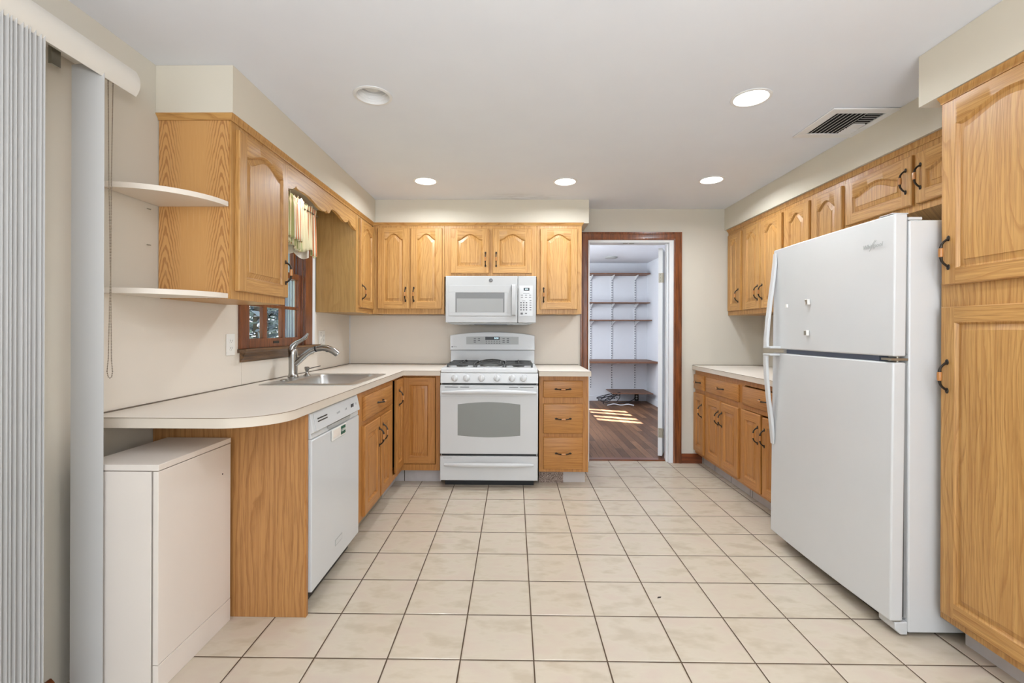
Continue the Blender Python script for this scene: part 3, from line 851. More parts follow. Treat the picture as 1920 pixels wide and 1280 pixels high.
def straight_top(label, x0, x1, y0, y1, seams, beads):
    o = thing('countertop', label, 'countertop', (0, 0, 0), 0, 'cream laminate countertops')
    mb = MB(); mb.box(x0, x1, y0, y1, CZ0, CZ1); mb.bm.normal_update()
    for f in mb.bm.faces: f.material_index = 0 if abs(f.normal.z) > .5 else 1
    mb.build('top', ['laminate_top', 'laminate_edge'], o)
    mb = MB()
    for s in seams: mb.box(*s, CZ1-.0028, CZ1-.0012)
    mb.build('edge_seam', 'laminate_seam', o)
    mb = MB()
    for s in beads: mb.box(*s, CZ1+.0002, CZ1+.005)
    mb.build('caulk_bead', 'caulk', o)
straight_top('short cream laminate countertop over the three drawers right of the range', .198, .602, 3.590, YB-.0055, [(.198, .602, 3.5888, 3.59), (.602, .6032, 3.59, YB-.03)], [(.20, .60, YB-.011, YB-.0056)])
straight_top('cream laminate countertop on the right wall next to the refrigerator', 1.655, XR-.002, 2.76, YB-.002, [(1.6538, 1.655, 2.76, YB-.002)], [(1.66, XR-.004, YB-.007, YB-.0021)])

# ------------------------------------------------------------------ sink, tap, soap pump
def rrect(x0, x1, y0, y1, r, z, n=5):
    p = []
    for cx, cy, a in ((x1-r, y0+r, -90), (x1-r, y1-r, 0), (x0+r, y1-r, 90), (x0+r, y0+r, 180)):
        p += [(cx+r*math.cos(R(a+90*i/n)), cy+r*math.sin(R(a+90*i/n)), z) for i in range(n+1)]
    return p
o = thing('kitchen_sink', 'stainless steel single-bowl sink set into the left countertop below the window', 'sink', (0, 0, 0))
mb = MB(); z = CZ1
mb.loft([rrect(-1.452, -.905, 2.60, 3.285, .02, z+.0006), rrect(-1.452, -.905, 2.60, 3.285, .02, z+.004), rrect(-1.446, -.911, 2.606, 3.279, .02, z+.006),
         rrect(-1.345, -.968, 2.676, 3.225, .05, z+.004), rrect(-1.340, -.973, 2.681, 3.220, .05, z-.004), rrect(-1.325, -.988, 2.697, 3.204, .06, z-.15), rrect(-1.29, -1.02, 2.73, 3.17, .05, z-.175)], False, True)
mb.build('basin', 'stainless', o)
MB().lathe([(.045, z-.1745), (.044, z-.172), (.03, z-.173), (.01, z-.1735)], (-1.16, 2.95, 0)).build('drain', 'brushed_nickel', o)
MB().lathe([(.022, z+.0062), (.022, z+.010), (.018, z+.013), (.004, z+.0135)], (-1.40, 2.80, 0), seg=20).build('hole_cover', 'brushed_nickel', o)
o = thing('kitchen_tap', 'brushed nickel single-lever pull-out tap behind the sink', 'tap', (-1.432, 2.985, z+.0062))
MB().lathe([(.033, 0), (.034, .008), (.029, .016), (.027, .03), (.0265, .06), (.0275, .12), (.0285, .150), (.0285, .178), (.024, .186)], seg=24).build('column', 'brushed_nickel', o)
mb = MB(); sp = [(.008, 0, .085), (.045, 0, .118), (.080, 0, .150), (.115, 0, .174), (.150, 0, .186)]
mb.tube(sp, [.021, .0205, .0195, .0185, .018], 16); mb.build('spout', 'brushed_nickel', o)
MB().tube([(.1445, 0, .1845), (.1535, 0, .1868)], .0192, 16).build('collar_ring', 'black_plastic', o)
mb = MB(); mb.tube([(.153, 0, .187), (.19, 0, .193), (.225, 0, .190), (.262, 0, .174), (.290, 0, .153)], [.0185, .020, .021, .0215, .0205], 16)
mb.tube([(.288, 0, .155), (.293, 0, .150)], [.0165, .0155], 14)
mb.m(1); mb.ball((.232, 0, .170), (.022, .009, .006), 10, 6)
mb.build('spray_head', ['brushed_nickel', 'black_plastic'], o)
mb = MB(); mb.tube([(-.006, 0, .180), (.0, 0, .203), (.022, 0, .226), (.055, 0, .243), (.082, 0, .262), (.098, 0, .288)], [.0285, .0235, .016, .0125, .0135, .0075], 14, flat=.85); mb.build('lever', 'brushed_nickel', o)
o = thing('soap_pump', 'small nickel soap pump with thin nozzle beside the kitchen tap', 'soap dispenser', (-1.40, 3.115, z+.0062))
MB().lathe([(.023, 0), (.022, .004), (.014, .012), (.010, .022), (.0095, .030), (.0125, .036), (.0165, .048), (.0170, .056), (.012, .060), (.003, .0605)], seg=20).build('pump_head', 'brushed_nickel', o)
MB().tube([(.012, 0, .046), (.05, .0, .056), (.092, .0, .066)], [.0035, .0032, .003], 8).build('nozzle', 'brushed_nickel', o)

# ------------------------------------------------------------------ dishwasher
o = thing('dishwasher', 'white built-in dishwasher between the oak end panel and the sink base', 'dishwasher', (-.868, 1.982, 0), PI/2)
w = .604
B(.004, w-.004, .035, .56, .09, .862).build('tub', 'appliance_white_matte', o)
mb = MB(); mb.prism([(0, .088), (0, .742), (.008, .746), (.034, .746), (.034, .088)], 0, .001, w-.001); mb.build('door_panel', 'appliance_white', o, bevel=.003)
# console: slanted face with a raised bezel and a scooped handle
mb = MB(); mb.prism([(.004, .748), (.034, .748), (.034, .861), (.016, .861), (.010, .856), (-.004, .790), (-.006, .778), (-.002, .774), (.006, .772)], 0, .001, w-.001)
con = mb.build('console', 'appliance_white', o, bevel=.002)
mb = MB(); mb.prism([(-.0085, .779), (-.0065, .7795), (.0085, .853), (.0065, .8535)], 0, .028, w-.012); mb.build('bezel', 'appliance_white_matte', o)
def on_console(x, z, s, hgt, mat, name):                         # flush marks on the slanted bezel
    y = -.0085+(z-.779)*(.015/.0745)
    return B(x, x+s, y-.0006, y+.0004, z, z+hgt).build(name, mat, o)
for k in range(8): on_console(.058+.0135*k, .824, .011, .006, 'slot_dark', 'vent_slot'); on_console(.056+.0135*k, .812, .011, .006, 'slot_dark', 'vent_slot')
for x in (.275, .292, .309): on_console(x, .809, .006, .010, 'pale_text', 'button')
for x in (.385, .402): on_console(x, .809, .006, .010, 'pale_text', 'button')
for x in (.470, .492): on_console(x, .808, .016, .018, 'black_plastic', 'display_window')
on_console(.545, .812, .010, .012, 'pale_text', 'button')
mb = MB(); mb.prism([(.19, .752), (.45, .752), (.47, .770), (.17, .770)], 1, -.0006, .0044); mb.build('handle_recess', 'appliance_grey', o)
mb = MB(); mb.prism([(.262, .166), (.352, .166), (.352, .196), (.262, .196)], 1, -.0016, -.0002); mb.build('badge', 'appliance_grey', o)
B(.266, .348, -.0022, -.0016, .170, .192).build('badge_face', 'appliance_white_matte', o)
B(.0, w, .06, .30, 0, .088).build('toe_kick', 'black_plastic', o)
s = thing('dish_sign', 'white sliding sign with green CLEAN block stuck on the dishwasher', 'sign', (-.8665, 2.190, .690), PI/2)
B(0, .185, -.004, 0, 0, .056).build('holder', 'plate_white', s, bevel=.0012)
B(.112, .172, -.0052, -.0041, .008, .049).build('green_tab', 'green_sign', s)
B(.018, .105, -.0048, -.0041, .010, .047).build('blank_tab', 'almond_melamine', s)
text('CLEAN', .0175, 'plate_white', 'sign_text', s, (.142, -.0053, .028), FRONT, bold=.0004)

# ------------------------------------------------------------------ low almond cabinet under the counter end
o = thing('low_cabinet', 'low almond melamine cabinet tucked under the rounded counter end', 'cabinet', (-1.19, 1.537, 0), PI/2)
W = .396; WD = .270
B(.003, W, .027, WD-.001, 0, .742).build('body', 'almond_melamine', o, bevel=.001)
B(0, W+.0005, 0, WD, .7455, .766).build('top', 'almond_melamine', o, bevel=.001)
B(.0, W, .0005, .0185, .093, .7425).build('door', 'almond_melamine', o, bevel=.001)
B(0, W, 0, .0185, 0, .091).build('plinth', 'almond_melamine', o, bevel=.001)
MB().lathe([(.003, -.001), (.003, .0004)], (W-.055, 0, .63), 1, 10).build('screw_hole', 'slot_dark', o)

# ------------------------------------------------------------------ curved shelves on the cabinet end
def qshelf(z0, th, label):
    pts = [(-1.5355, 1.978)]+[(-1.5355+.304*math.sin(t), 1.978-.276*math.cos(t)) for t in [i*PI/2/18 for i in range(19)]]
    mb = MB(); mb.prism(pts, 2, z0, z0+th)
    return tag(mb.build('corner_shelf', 'melamine_shelf', bevel=.0008), label, 'shelf', 'curved corner shelves')
qshelf(1.751, .021, 'upper curved cream shelf on the end of the oak wall cabinet')
qshelf(1.356, .021, 'lower curved cream shelf flush with the bottom of the oak wall cabinet')
for zz, lab in ((1.728, 'upper of two small screws in the wall between the curved shelves'), (1.577, 'lower of two small screws in the wall between the curved shelves')):
    tag(MB().tube([(XL-.004, 1.92, zz), (XL+.014, 1.925, zz-.003)], .0022, 8).build('wall_screw', 'hinge_steel'), lab, 'screw', 'wall screws')

# ------------------------------------------------------------------ kitchen window
wd = thing('window_1', 'mahogany-stained sash window with white-blue light over the sink', 'window', (0, 0, 0)); wd['kind'] = 'structure'
mb = MB(); x0, x1 = XL+.0005, XL+.020
mb.box(x0, x1, 2.557, 2.628, 1.112, 2.06).box(x0, x1, 3.358, 3.474, 1.112, 2.06).box(x0, x1, 2.628, 3.358, 1.985, 2.06)
mb.box(XL-.045, XL+.0004, WY0+.0005, WY0+.016, 1.112, 2.018).box(XL-.045, XL+.0004, WY1-.012, WY1-.0005, 1.112, 2.018).box(XL-.045, XL+.0004, WY0+.016, WY1-.012, 2.0, 2.018)
mb.build('window_frame', 'mahogany_v', wd, bevel=.0025)
mb = MB(); mb.box(XL-.145, XL-.0455, WY1-.004, WY1-.0005, 1.112, 2.018).box(XL-.145, XL-.0455, WY0+.0005, WY0+.006, 1.112, 2.018)
for k in range(4): mb.box(XL-.082-.017*k-.003, XL-.082-.017*k+.003, WY1-.012, WY1-.004, 1.112, 2.018)
mb.box(XL-.145, XL-.130, WY1-.06, WY1-.012, 1.112, 2.018)
mb.build('storm_track', 'siding', wd)
mb = MB(); mb.box(XL-.115, XL+.0004, WY0+.0005, WY1-.0005, 1.1005, 1.1115); mb.prism([(XL+.0006, 1.092), (XL+.052, 1.092), (XL+.058, 1.098), (XL+.058, 1.106), (XL+.052, 1.1115), (XL+.0006, 1.1115)], 1, 2.548, 3.542)
mb.build('window_stool', 'worn_sill', wd)
mb = MB(); mb.prism([(XL+.0056, 1.038), (XL+.011, 1.038), (XL+.016, 1.05), (XL+.028, 1.062), (XL+.034, 1.082), (XL+.04, 1.0915), (XL+.0056, 1.0915)], 1, 2.570, 3.482)
mb.build('apron', 'worn_sill', wd)
def sash(name, x, z0, z1, hb, rows):
    mb = MB(); a, b = 2.642, 3.347
    st = .056; g0, g1 = a+st, b-.031
    mb.box(x-.03, x, a, g0, z0, z1).box(x-.03, x, g1, b, z0, z1).box(x-.03, x, g0, g1, z0, z0+hb).box(x-.03, x, g0, g1, z1-.042, z1)
    for m0, m1 in ((2.849, 2.897), (3.078, 3.124)): mb.box(x-.026, x-.003, m0, m1, z0+hb, z1-.042)
    for r in range(1, rows):
        zm = z0+hb+(z1-.042-z0-hb)*r/rows
        for q0, q1 in ((g0, 2.849), (2.897, 3.078), (3.124, g1)): mb.box(x-.026, x-.003, q0, q1, zm-.010, zm+.010)
    s = mb.build(name, 'mahogany_v', wd, bevel=.002)
    B(x-.018, x-.015, g0, g1, z0+hb, z1-.042).build('pane', 'window_glass', s)
    return s
s = sash('lower_sash', XL-.012, 1.1125, 1.618, .056, 2)
B(XL-.012, XL-.009, 2.965, 3.035, 1.134, 1.150).build('finger_lift', 'slot_dark', s)
sash('upper_sash', XL-.048, 1.578, 1.998, .040, 2)
# roller shade and striped curtain
o = thing('roller_shade', 'raised white roller shade with scalloped hem hanging below the striped curtain', 'shade', (0, 0, 0))
MB().tube([(XL+.035, 2.64, 1.955), (XL+.035, 3.35, 1.955)], .018, 14).build('roller', 'shade_fabric', o)
mb = MB(); n = 36; cols = []
for k in range(n+1):
    t = k/n; y = 2.65+.69*t; zb = 1.745-.024*abs(math.sin(t*PI*3))
    cols.append([(XL+.050, y, 1.955), (XL+.050, y, zb), (XL+.0485, y, zb), (XL+.0485, y, 1.955)])
mb.loft(cols); mb.build('hem', 'shade_fabric', o)
cu = thing('window_curtain', 'short gathered curtain with green and orange stripes over the sink window', 'curtain', (0, 0, 0))
def curtain_piece(name, y0, y1, x, zt, zbf, folds, amp, full, head=True):
    bm = bmesh.new(); uvl = bm.loops.layers.uv.new('UV'); nu, nv = 220, 14
    grid = []
    for i in range(nu+1):
        u = i/nu; ph = u*folds*2*PI
        row = []
        for j in range(nv+1):
            v = j/nv; zb = zbf(u); z = zt+(zb-zt)*v
            a = amp*(.55+.75*v); pinch = math.exp(-((v-.13)/.05)**2)
            a *= 1-.55*pinch
            if v < .10: a *= 1.3+.5*math.sin(ph*2.3)
            yy = y0+(y1-y0)*u+.006*math.sin(ph*.5+v*2)
            row.append(bm.verts.new((x+a*(math.sin(ph)+.35*math.sin(ph*1.7+1.3+v)), yy, z+(.010*math.sin(ph*1.3) if v < .05 else 0))))
        grid.append(row)
    for i in range(nu):
        for j in range(nv):
            f = bm.faces.new((grid[i][j], grid[i+1][j], grid[i+1][j+1], grid[i][j+1]))
            for lp, (a, b) in zip(f.loops, ((i, j), (i+1, j), (i+1, j+1), (i, j+1))): lp[uvl].uv = (a/nu*full, b/nv)
    me = bpy.data.meshes.new(name); bm.to_mesh(me); bm.free()
    o = link(name, me, 'striped_curtain', cu)
    m = o.modifiers.new('thick', 'SOLIDIFY'); m.thickness = .0012
    return o
curtain_piece('valance_cloth', 2.50, 3.33, XL+.105, 2.085, lambda u: 1.765+.018*math.sin(u*PI*5) - (.03 if u > .9 else 0), 19, .013, 1.5)
curtain_piece('swag_cloth', 2.50, 3.05, XL+.140, 2.075, lambda u: 1.80+.02*(1-u), 11, .010, 1.1)
MB().tube([(XL+.105, 2.47, 2.047), (XL+.105, 3.36, 2.047)], .006, 10).build('rod', 'hinge_steel', cu)

outlet('wall_outlet', 'white duplex outlet on the splashback left of the window', (XL+.0052, 2.482, 1.140), PI/2)
outlet('wall_outlet', 'wide white outlet and switch plate on the splashback right of the window', (XL+.0052, 3.672, 1.158), PI/2, gangs=2)

# ------------------------------------------------------------------ vertical blind at the left edge
o = thing('vertical_blind', 'white vertical blind stacked at the left edge under a curved valance', 'blind', (0, 0, 0))
mb = MB()
pr = [(-1.36-.016*((k/8-.5)*2)**2, 2.066+.090*k/8) for k in range(9)]
pr = pr+[(x-.0025, z) for x, z in reversed(pr)]
mb.prism(pr, 1, .85, 1.665)
mb.box(-1.5390, -1.3765, .85, 1.6645, 2.148, 2.1535)
mb.build('valance', 'valance_vinyl', o)
B(-1.452, -1.412, .85, 1.655, 2.105, 2.140).build('headrail', 'valance_vinyl', o, bevel=.002)
B(-1.476, -1.465, 1.445, 1.475, 2.062, 2.13).build('bracket', 'hinge_steel', o)
def vane(y, tilt, xc=-1.4245, wv=.111):
    n = 10; L0 = []; 
    for k in range(n+1):
        u = k/n-.5; L0.append((u*wv, -.006*(1-(2*u)**2)))
    pts = L0+[(a, b+.0009) for a, b in reversed(L0)]
    mb = MB(); mb.prism(pts, 2, .018, 2.104)
    v = mb.build('vane', 'vane_vinyl', o, (xc, y, 0), rot=(0, 0, tilt)); return v
vane(1.527, 0)
for k in range(13): vane(1.325-.0125*k, R(8+3*math.sin(k*1.7)), -1.4245)
mb = MB()
def bead_line(p):
    p = [Vector(q) for q in p]
    for a, b in zip(p, p[1:]):
        L = (b-a).length; m = max(1, int(L/.0052))
        for i in range(m):
            c = a+(b-a)*(i/m)
            mb.ball(c, .0021, 5, 4)
        mb.tube([a, b], .0006, 4, False)
cxa, cxb, cy = -1.397, -1.379, 1.572
bead_line([(cxa, cy, 2.10), (cxa+.004, cy, 1.75), (cxa+.011, cy, 1.40), (cxa+.004, cy, 1.12), (cxa, cy, 1.075), (cxa+.004, cy, 1.057), (cxa+.010, cy, 1.053), (cxa+.016, cy, 1.057), (cxa+.019, cy, 1.075), (cxa+.015, cy, 1.12), (cxa+.012, cy, 1.40), (cxa+.013, cy, 1.75), (cxb, cy, 2.10)])
mb.build('bead_chain', 'chain_metal', o)

# ================================================================== RANGE
o = thing('gas_range', 'white gas range with five-burner cooktop and oven below the microwave', 'range', (-.190, 3.600, 0))
hw = .3805
B(-hw+.002, hw-.002, .030, .655, .055, .885).build('body', 'appliance_white_matte', o)
B(-hw+.03, hw-.03, .06, .60, 0, .0545).build('base', 'black_plastic', o)
mb = MB(); mb.prism([(.0, .892), (0, .918), (.006, .927), (.02, .929), (.64, .929), (.64, .892)], 0, -hw+.004, hw-.004)
mb.build('cooktop', 'appliance_white', o, bevel=.003)
mb = MB(); mb.prism([(-.012, .812), (.0, .8895), (.03, .8895), (.03, .812)], 0, -hw, hw); mb.build('control_panel', 'appliance_white', o, bevel=.003)
B(-hw+.012, hw-.012, .008, .03, .800, .8115).build('vent_gap', 'black_plastic', o)
def oven_window():
    n = 14; W = .243; top = [(W-2*W*i/n, .649+.018*math.cos((1-2*i/n)*PI/2)) for i in range(n+1)]
    bot = [(-W+2*W*i/n, .408-.014*math.cos((1-2*i/n)*PI/2)) for i in range(n+1)]
    return top+bot
dr = B(-hw+.001, hw-.001, -.018, .028, .264, .797).build('oven_door', 'appliance_white', o, bevel=.004)
mb = MB(); mb.prism(oven_window(), 1, -.0195, -.0182); mb.build('window', 'oven_glass', dr)
mb = MB(); mb.box(-.345, -.24, -.0186, -.0181, .781, .785).box(-.225, -.155, -.0186, -.0181, .781, .785).box(.155, .225, -.0186, -.0181, .781, .785).box(.24, .345, -.0186, -.0181, .781, .785)
mb.build('vent_slots', 'black_plastic', dr)
B(-hw+.001, hw-.001, -.0215, -.0182, .712, .775).build('top_rail', 'appliance_white', dr, bevel=.0015)
def bow(z, rise, L, out, rad, name, parent):
    pts, rs = [], []
    for i in range(25):
        t = -1+2*i/24; pts.append((t*L, -.022-out*(1-abs(t)**2.4), z+rise*(1-t*t))); rs.append(rad*(.55+.45*(1-abs(t)**3)))
    mb = MB(); mb.tube(pts, rs, 14, flat=1.15)
    return mb.build(name, 'appliance_white', parent)
bow(.737, .016, .365, .046, .0165, 'handle', dr)
dw = B(-hw+.001, hw-.001, -.016, .028, .058, .246).build('drawer', 'appliance_white', o, bevel=.004)
bow(.180, .010, .345, .036, .0155, 'handle', dw)
text('Gas Lower Oven', .010, 'grey_text', 'drawer_text', dw, (-.355, -.0163, .232), FRONT, align='LEFT')
B(-hw+.012, hw-.012, .005, .029, .2465, .2635).build('door_gap', 'black_plastic', o)
for kx in (-.268, -.176, -.061, .061, .178, .265):
    k = MB(); k.lathe([(.027, 0), (.026, -.004), (.0235, -.012), (.019, -.016), (.004, -.018)], (0, 0, 0), 1, 24)
    k.prism([(-.0045, -.021), (.0045, -.021), (.0055, .023), (-.0055, .023)], 1, -.026, -.010)
    kb = k.build('knob', 'appliance_white', o, (kx, -.0068, .851), rot=(R(-8.5), 0, 0), bevel=.001)
mb = MB()
for kx in (-.268, -.176, -.061, .061, .178, .265):
    for i in range(14):
        a = R(200+i*20); r = .034
        x, zz = kx+r*math.cos(a), .851+r*math.sin(a)
        if zz > .886 or zz < .815: continue
        y = -.012+(zz-.812)*(.012/.0775)
        mb.box(x-.0012, x+.0012, y-.0004, y+.0003, zz-.0012, zz+.0012)
mb.build('dial_marks', 'pale_text', o)
# backguard
mb = MB(); mb.box(-hw+.004, hw-.004, .555, .645, .9295, 1.045); mb.build('backguard', 'appliance_white', o, bevel=.003)
n = 16; cap = [(-hw+.002, 1.047), (hw-.002, 1.047)]+[(hw-.002-(2*hw-.004)*i/n, 1.180+.030*math.cos((i/n-.5)*PI)**.8 if 0 < i < n else 1.178) for i in range(n+1)]
mb = MB(); mb.prism(cap, 1, .525, .64); mb.build('console', 'appliance_white', o, bevel=.006)
mb = MB(); mb.prism([(-.233, 1.098), (.233, 1.098), (.233, 1.166), (.12, 1.1685), (0, 1.169), (-.12, 1.1685), (-.233, 1.166)], 1, .5228, .525); mb.build('display_panel', 'appliance_grey', o)
B(-.064, .064, .5218, .5228, 1.139, 1.166).build('display', 'black_plastic', o)
text('8:00', .022, 'led_text', 'display_digits', o, (.036, .5214, 1.1525), FRONT)
mb = MB()
for x in (-.157, -.12, .10, .137):
    for z in (1.150, 1.134, 1.118):
        if x == -.12 and z < 1.12: continue
        mb.box(x-.010, x+.010, .5222, .5228, z-.004, z+.004)
for i in range(6):
    for z in (1.127, 1.109): mb.box(-.06+.0235*i, -.048+.0235*i, .5222, .5228, z-.003, z+.003)
mb.build('touch_keys', 'grey_text', o)
MB().lathe([(.006, .5236), (.006, .5248)], (-.360, 0, 1.076), 1, 16).build('logo', 'grey_text', o)
text('PROFILE', .009, 'grey_text', 'brand_text', o, (-.349, .5246, 1.076), FRONT, align='LEFT')
text('True Temp', .007, 'pale_text', 'model_text', o, (.335, .5246, 1.076), FRONT)
# burners and grates
def grate(x0, x1, name):
    mb = MB(); y0, y1, z0, z1 = .075, .50, .944, .958
    for x in (x0, x1): mb.box(x-.006, x+.006, y0, y1, z0, z1)
    for y in (y0, (y0+y1)/2, y1): mb.box(x0+.006, x1-.006, y-.006, y+.006, z0, z1)
    cx = (x0+x1)/2
    for cyy in ((y0*3+y1)/4, (y0+y1*3)/4):
        mb.box(x0, cx-.028, cyy-.005, cyy+.005, z0, z1+.006).box(cx+.028, x1, cyy-.005, cyy+.005, z0, z1+.006)
        mb.box(cx-.005, cx+.005, cyy+.028, cyy+.10, z0, z1+.006).box(cx-.005, cx+.005, cyy-.10, cyy-.028, z0, z1+.006)
    for x in (x0, x1):
        for y in (y0+.004, y1-.004): mb.box(x-.007, x+.007, y-.007, y+.007, .9295, z1)
    return mb.build(name, 'cast_iron', o, bevel=.002)
grate(-.335, -.125, 'grate'); grate(.125, .335, 'grate')
mb = MB()                                                       # oval centre burner grate
for s in (-1, 1):
    mb.tube([(s*.108, .075, .948), (s*.085, .12, .955), (s*.078, .29, .958), (s*.085, .45, .955), (s*.108, .50, .948)], .0075, 8)
for y in (.095, .29, .48):
    mb.tube([(-.10, y, .950), (-.05, y, .962), (0, y, .965), (.05, y, .962), (.10, y, .950)], .0065, 8)
for s in (-1, 1):
    for y in (.08, .495): mb.box(s*.108-.007, s*.108+.007, y-.007, y+.007, .9295, .948)
mb.build('centre_grate', 'cast_iron', o)
mb = MB(); mb.lathe([(.095, .9293), (.092, .934), (.04, .935)], (0, .29, 0), seg=28, sq=1.7); mb.build('centre_burner', 'burner_grey', o)
for x in (-.23, .23):
    for y in (.181, .394):
        MB().lathe([(.048, .9293), (.046, .935), (.036, .936), (.035, .942), (.030, .946), (.005, .947)], (x, y, 0), seg=24).build('burner', ['cast_iron'], o)

# ================================================================== MICROWAVE
o = thing('microwave', 'white over-the-range microwave hanging under the short oak cabinet', 'microwave', (-.194, 3.890, 0))
h0, h1, hw = 1.283, 1.680, .380
B(-hw+.004, hw-.004, .030, .405, h0+.010, h1-.001).build('case', 'appliance_white_matte', o)
d = B(-hw, .225, -.012, .029, h0+.004, h1).build('door', 'microwave_white', o, bevel=.004)
mb = MB()                                                        # shallow raised frame around the window
x0, x1, z0, z1 = -.352, .170, 1.345, 1.600
for a in ((x0, x1, z0, z0+.028), (x0, x1, z1-.06, z1), (x0, x0+.055, z0+.028, z1-.06), (x1-.055, x1, z0+.028, z1-.06)): mb.box(a[0], a[1], -.0150, -.0122, a[2], a[3])
mb.build('window_frame', 'microwave_white', d, bevel=.001)
B(-.297, .115, -.0135, -.0122, 1.373, 1.540).build('window', 'micro_glass', d)
B(-.285, .103, -.0140, -.0136, 1.374, 1.490).build('window_screen', 'micro_inside', d)
mb = MB(); mb.prism([(-.013, 1.345), (-.040, 1.352), (-.052, 1.42), (-.054, 1.52), (-.040, 1.60), (-.013, 1.608), (-.013, 1.600), (-.030, 1.585), (-.040, 1.52), (-.038, 1.42), (-.030, 1.365), (-.013, 1.36)], 0, .176, .208); mb.build('handle', 'microwave_white', d, bevel=.003)
MB().lathe([(.016, -.0122), (.0155, -.0152), (.003, -.0155)], (0, .0, 1.643), 1, 28).build('logo', 'grey_text', d)
text('GE', .015, 'pale_text', 'logo_text', d, (0, -.0158, 1.643), FRONT, shear=.3)
p = B(.2285, hw, -.012, .029, h0+.004, h1).build('control_panel', 'microwave_white', o, bevel=.004)
B(.24, hw-.028, -.0135, -.0122, 1.345, 1.600).build('keypad', 'appliance_white_matte', p)
B(.276, .324, -.0145, -.0136, 1.557, 1.580).build('display', 'black_plastic', p)
text('8:00', .016, 'led_text', 'display_digits', p, (.300, -.0149, 1.5685), FRONT)
mb = MB()
for i in range(3):
    for j in range(4): mb.box(.254+.023*i-.006, .254+.023*i+.006, -.0141, -.0136, 1.456-.020*j-.005, 1.456-.020*j+.005)
    for j in range(2): mb.box(.262+.034*i-.009, .262+.034*i+.009, -.0141, -.0136, 1.519-.018*j-.0025, 1.519-.018*j+.0025)
for j in range(5): mb.box(.325, .341, -.0141, -.0136, 1.474-.0195*j-.003, 1.474-.0195*j+.003)
mb.box(.272, .324, -.0141, -.0136, 1.533, 1.536).box(.264, .290, -.0141, -.0136, 1.470, 1.473).box(.250, .270, -.0141, -.0136, 1.356, 1.372).box(.288, .304, -.0141, -.0136, 1.362, 1.370)
mb.build('keys', 'grey_text', p)
mb = MB(); mb.prism([(-.365, h0+.0035), (.365, h0+.0035), (.33, h0-.010), (-.33, h0-.010)], 1, .012, .39); mb.build('underside', 'appliance_grey', o)
B(-.14, .14, .004, .20, h0-.014, h0-.0105).build('grease_filter', 'black_plastic', o)
for x in (-.25, .25): B(x-.06, x+.06, .03, .09, h0-.0125, h0-.0105).build('task_lamp', 'lens_off', o)

# ================================================================== REFRIGERATOR
o = thing('refrigerator', 'large white top-freezer refrigerator between the right counter and the pantry', 'refrigerator', (1.50, 2.728, 0), -PI/2)
W = .862
B(.002, W, .079, .79, .018, 1.668).build('body', 'appliance_white', o, bevel=.006, seg=3)
B(.03, W-.03, .085, .70, 0, .0175).build('base', 'black_plastic', o)
B(.03, W-.09, .075, .0785, .020, .060).build('kick_grille', 'appliance_grey', o)  # grey grille colour stands in for the shadow under the door
mb = MB(); mb.prism([(.028, .030), (.028, .058), (.078, .060), (.078, .010), (.050, .010)], 0, W-.085, W-.001); mb.build('corner_foot_cover', 'appliance_white_matte', o, bevel=.003)
sh = lambda z: .0092*(z-.06)
def fdoor(name, z0, z1):
    a, b = sh(z0), sh(z1)
    mb = MB(); n = 10; loops = []
    def sec(z, s):
        front = [(W*(i/n), s-.003-.010*math.cos((i/n-.5)*PI)+.010) for i in range(n+1)]
        return [(x, y, z) for x, y in front]+[(W, s+.058, z), (0, s+.058, z)]
    mb.loft([sec(z0, a), sec(z1, b)])
    d = mb.build(name, 'appliance_white', o, bevel=.006, seg=3)
    mb = MB(); mb.prism([(z0+.008, a+.0585), (z1-.008, b+.0585), (z1-.008, .0785), (z0+.008, .0785)][::1], 0, .012, W-.008) if False else mb.box(.012, W-.008, b+.0585, .0785, z0+.01, z1-.01)
    mb.build('gasket', 'gasket', d)
    return d
lo = fdoor('fridge_door', .064, 1.098); hi = fdoor('freezer_door', 1.122, 1.694)
B(.10, W-.10, .040, .078, 1.0985, 1.1215).build('divider_strip', 'gasket_blue', o)
mb = MB(); mb.box(W-.055, W-.004, .012, .084, 1.1055, 1.1145); mb.tube([(W-.022, .05, 1.085), (W-.022, .05, 1.135)], .006, 10); mb.build('hinge', 'hinge_steel', o)
mb = MB(); mb.box(W-.10, W+.001, .075, .13, 1.6685, 1.680).box(W-.08, W-.01, .02, .085, 1.6945, 1.6990); mb.build('hinge_cover', 'appliance_white_matte', o, bevel=.003)
B(W-.022, W-.006, .022, .052, .0605, .0635).build('hinge_pin', 'hinge_steel', o)
def fhandle(parent, zs):
    """zs: (z, outwards, half width) from the slim tip to the grip end"""
    loops = []
    for z, out, th, wd_ in zs:
        y = sh(z)-out
        loops.append([(.012, y, z), (.012+wd_, y, z), (.012+wd_, y+th, z), (.012, y+th, z)])
    mb = MB(); mb.loft(loops)
    return mb
mb = fhandle(hi, [(1.672, .004, .006, .030), (1.62, .008, .012, .034), (1.52, .018, .014, .034), (1.40, .033, .015, .033), (1.28, .046, .016, .033), (1.18, .053, .016, .034), (1.126, .054, .016, .036)])
mb.box(.012, .090, -.046, .018, 1.124, 1.136)
mb.build('handle', 'appliance_white', hi, bevel=.004)
mb = fhandle(lo, [(.570, .006, .010, .030), (.63, .012, .014, .034), (.72, .022, .016, .034), (.84, .038, .016, .033), (.96, .050, .016, .033), (1.05, .055, .016, .034), (1.095, .055, .016, .036)])
mb.box(.012, .090, -.048, .010, 1.083, 1.095)
mb.build('handle', 'appliance_white', lo, bevel=.004)
text('Whirlpool', .026, 'appliance_grey', 'logo', hi, (W-.105, sh(1.58)-.0012, 1.582), (PI/2, 0, 0), shear=.2)
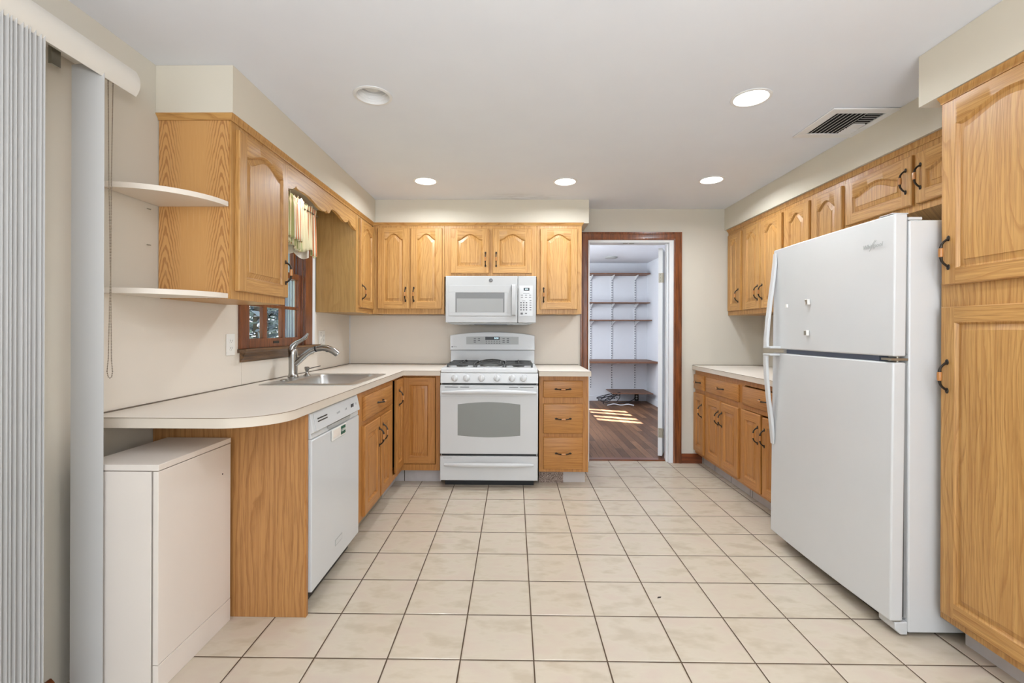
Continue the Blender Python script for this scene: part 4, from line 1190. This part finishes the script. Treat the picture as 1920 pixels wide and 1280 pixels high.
mb = MB(); mb.tube([(W-.122, sh(1.575)-.001, 1.562), (W-.104, sh(1.58)-.0012, 1.583), (W-.084, sh(1.6)-.0012, 1.603), (W-.090, sh(1.6)-.0012, 1.605), (W-.112, sh(1.58)-.0012, 1.582)], .0008, 6); mb.build('logo_swirl', 'appliance_grey', hi)
def clip(x, z, label, shape=0):
    s = thing('magnetic_clip', label, 'magnet', (1.4955+sh(z), 2.728-x, z), -PI/2, 'magnets on the freezer door')
    B(-.012, .012, -.014, -.0005, -.014, .014).build('holder', 'plate_white', s, bevel=.002)
    if shape == 0: MB().prism([(-.010, .011), (.007, .011), (.007, -.002), (.003, -.012), (-.003, -.012), (-.004, .002), (-.010, .004)], 1, -.0155, -.0142).build('jaw', 'hinge_steel', s)
    elif shape == 1: B(-.010, .006, -.0155, -.0142, -.011, .011).build('jaw', 'hinge_steel', s)
clip(.348, 1.372, 'upper of two small white magnetic clips on the freezer door', 0)
clip(.343, 1.214, 'lower of two small white magnetic clips on the freezer door', 1)
s = thing('door_hook', 'tiny white hook on the freezer door near its handle', 'hook', (1.4955+sh(1.36), 2.728-.165, 1.36), -PI/2)
B(-.006, .006, -.010, -.0005, -.008, .010).build('hook_body', 'plate_white', s, bevel=.002)

# a crumb of leaf on the floor tiles
tag(MB().prism([(0, 0), (.016, .004), (.02, .009), (.006, .008)], 2, .0005, .004).build('leaf_fragment', 'bark', None, (.66, 2.12, 0)), 'tiny brown scrap lying on the floor tiles in front of the refrigerator', 'debris')

# ================================================================== OUTSIDE THE WINDOW
struct(B(-14, XL-.13, -3, 20, -.5, -.3).build('ground', 'grass'))
struct(B(-2.27, XL-.14, 4.52, 4.60, -.3, 3.4).build('wall_outside_siding', 'siding'))
mb = MB()
for k in range(6): mb.box(XL-.18-.11*k-.012, XL-.16-.11*k+.012, 4.498, 4.5195, -.3, 3.4)
struct(mb.build('trim_outside_battens', 'siding'))
def tree(x, y, h, r, label, mat, n, seed, size=.16):
    t = thing('evergreen_tree' if mat == 'evergreen' else 'garden_shrub', label, 'tree' if mat == 'evergreen' else 'shrub', (x, y, -.3))
    rr = random.Random(seed)
    MB().lathe([(.16, 0), (.12, h*.4), (.03, h*.95)], seg=8).build('trunk', 'bark', t)
    mb = MB()
    for k in range(n):
        z = h*(.06+.92*rr.random()); q = r*(1.05-z/h)**.7*math.sqrt(rr.random()); a = 2*PI*rr.random()
        c = Vector((q*math.cos(a), q*math.sin(a), z))
        d1 = Vector((rr.uniform(-1, 1), rr.uniform(-1, 1), rr.uniform(-.6, .3))).normalized(); d2 = d1.cross(Vector((rr.uniform(-1, 1), rr.uniform(-1, 1), 1))).normalized()
        s = size*rr.uniform(.6, 1.3)
        mb.face([mb.bm.verts.new(c-d1*s), mb.bm.verts.new(c-d2*s*.4), mb.bm.verts.new(c+d1*s), mb.bm.verts.new(c+d2*s*.4)])
    mb.build('foliage', mat, t, smooth=False)
tree(-4.35, 7.9, 4.2, 1.15, 'dark evergreen tree seen through the left panes of the sink window', 'evergreen', 2600, 1, .10)
tree(-6.4, 11.9, 6.0, 1.7, 'taller dark evergreen tree standing farther off in the garden', 'evergreen', 5200, 2)
tree(-9.2, 17.2, 6.0, 1.9, 'farthest dark evergreen tree at the back of the garden', 'evergreen', 4200, 4)
tree(-3.25, 6.35, 1.25, .55, 'low pale green shrub at the foot of the trees outside the window', 'shrub_leaf', 900, 3, .06)
struct(B(-4.2, XL-.125, 3.1, 4.49, 3.2, 3.3).build('sun_blocker', 'siding'))  # unseen slab added to keep the sun out of the kitchen window
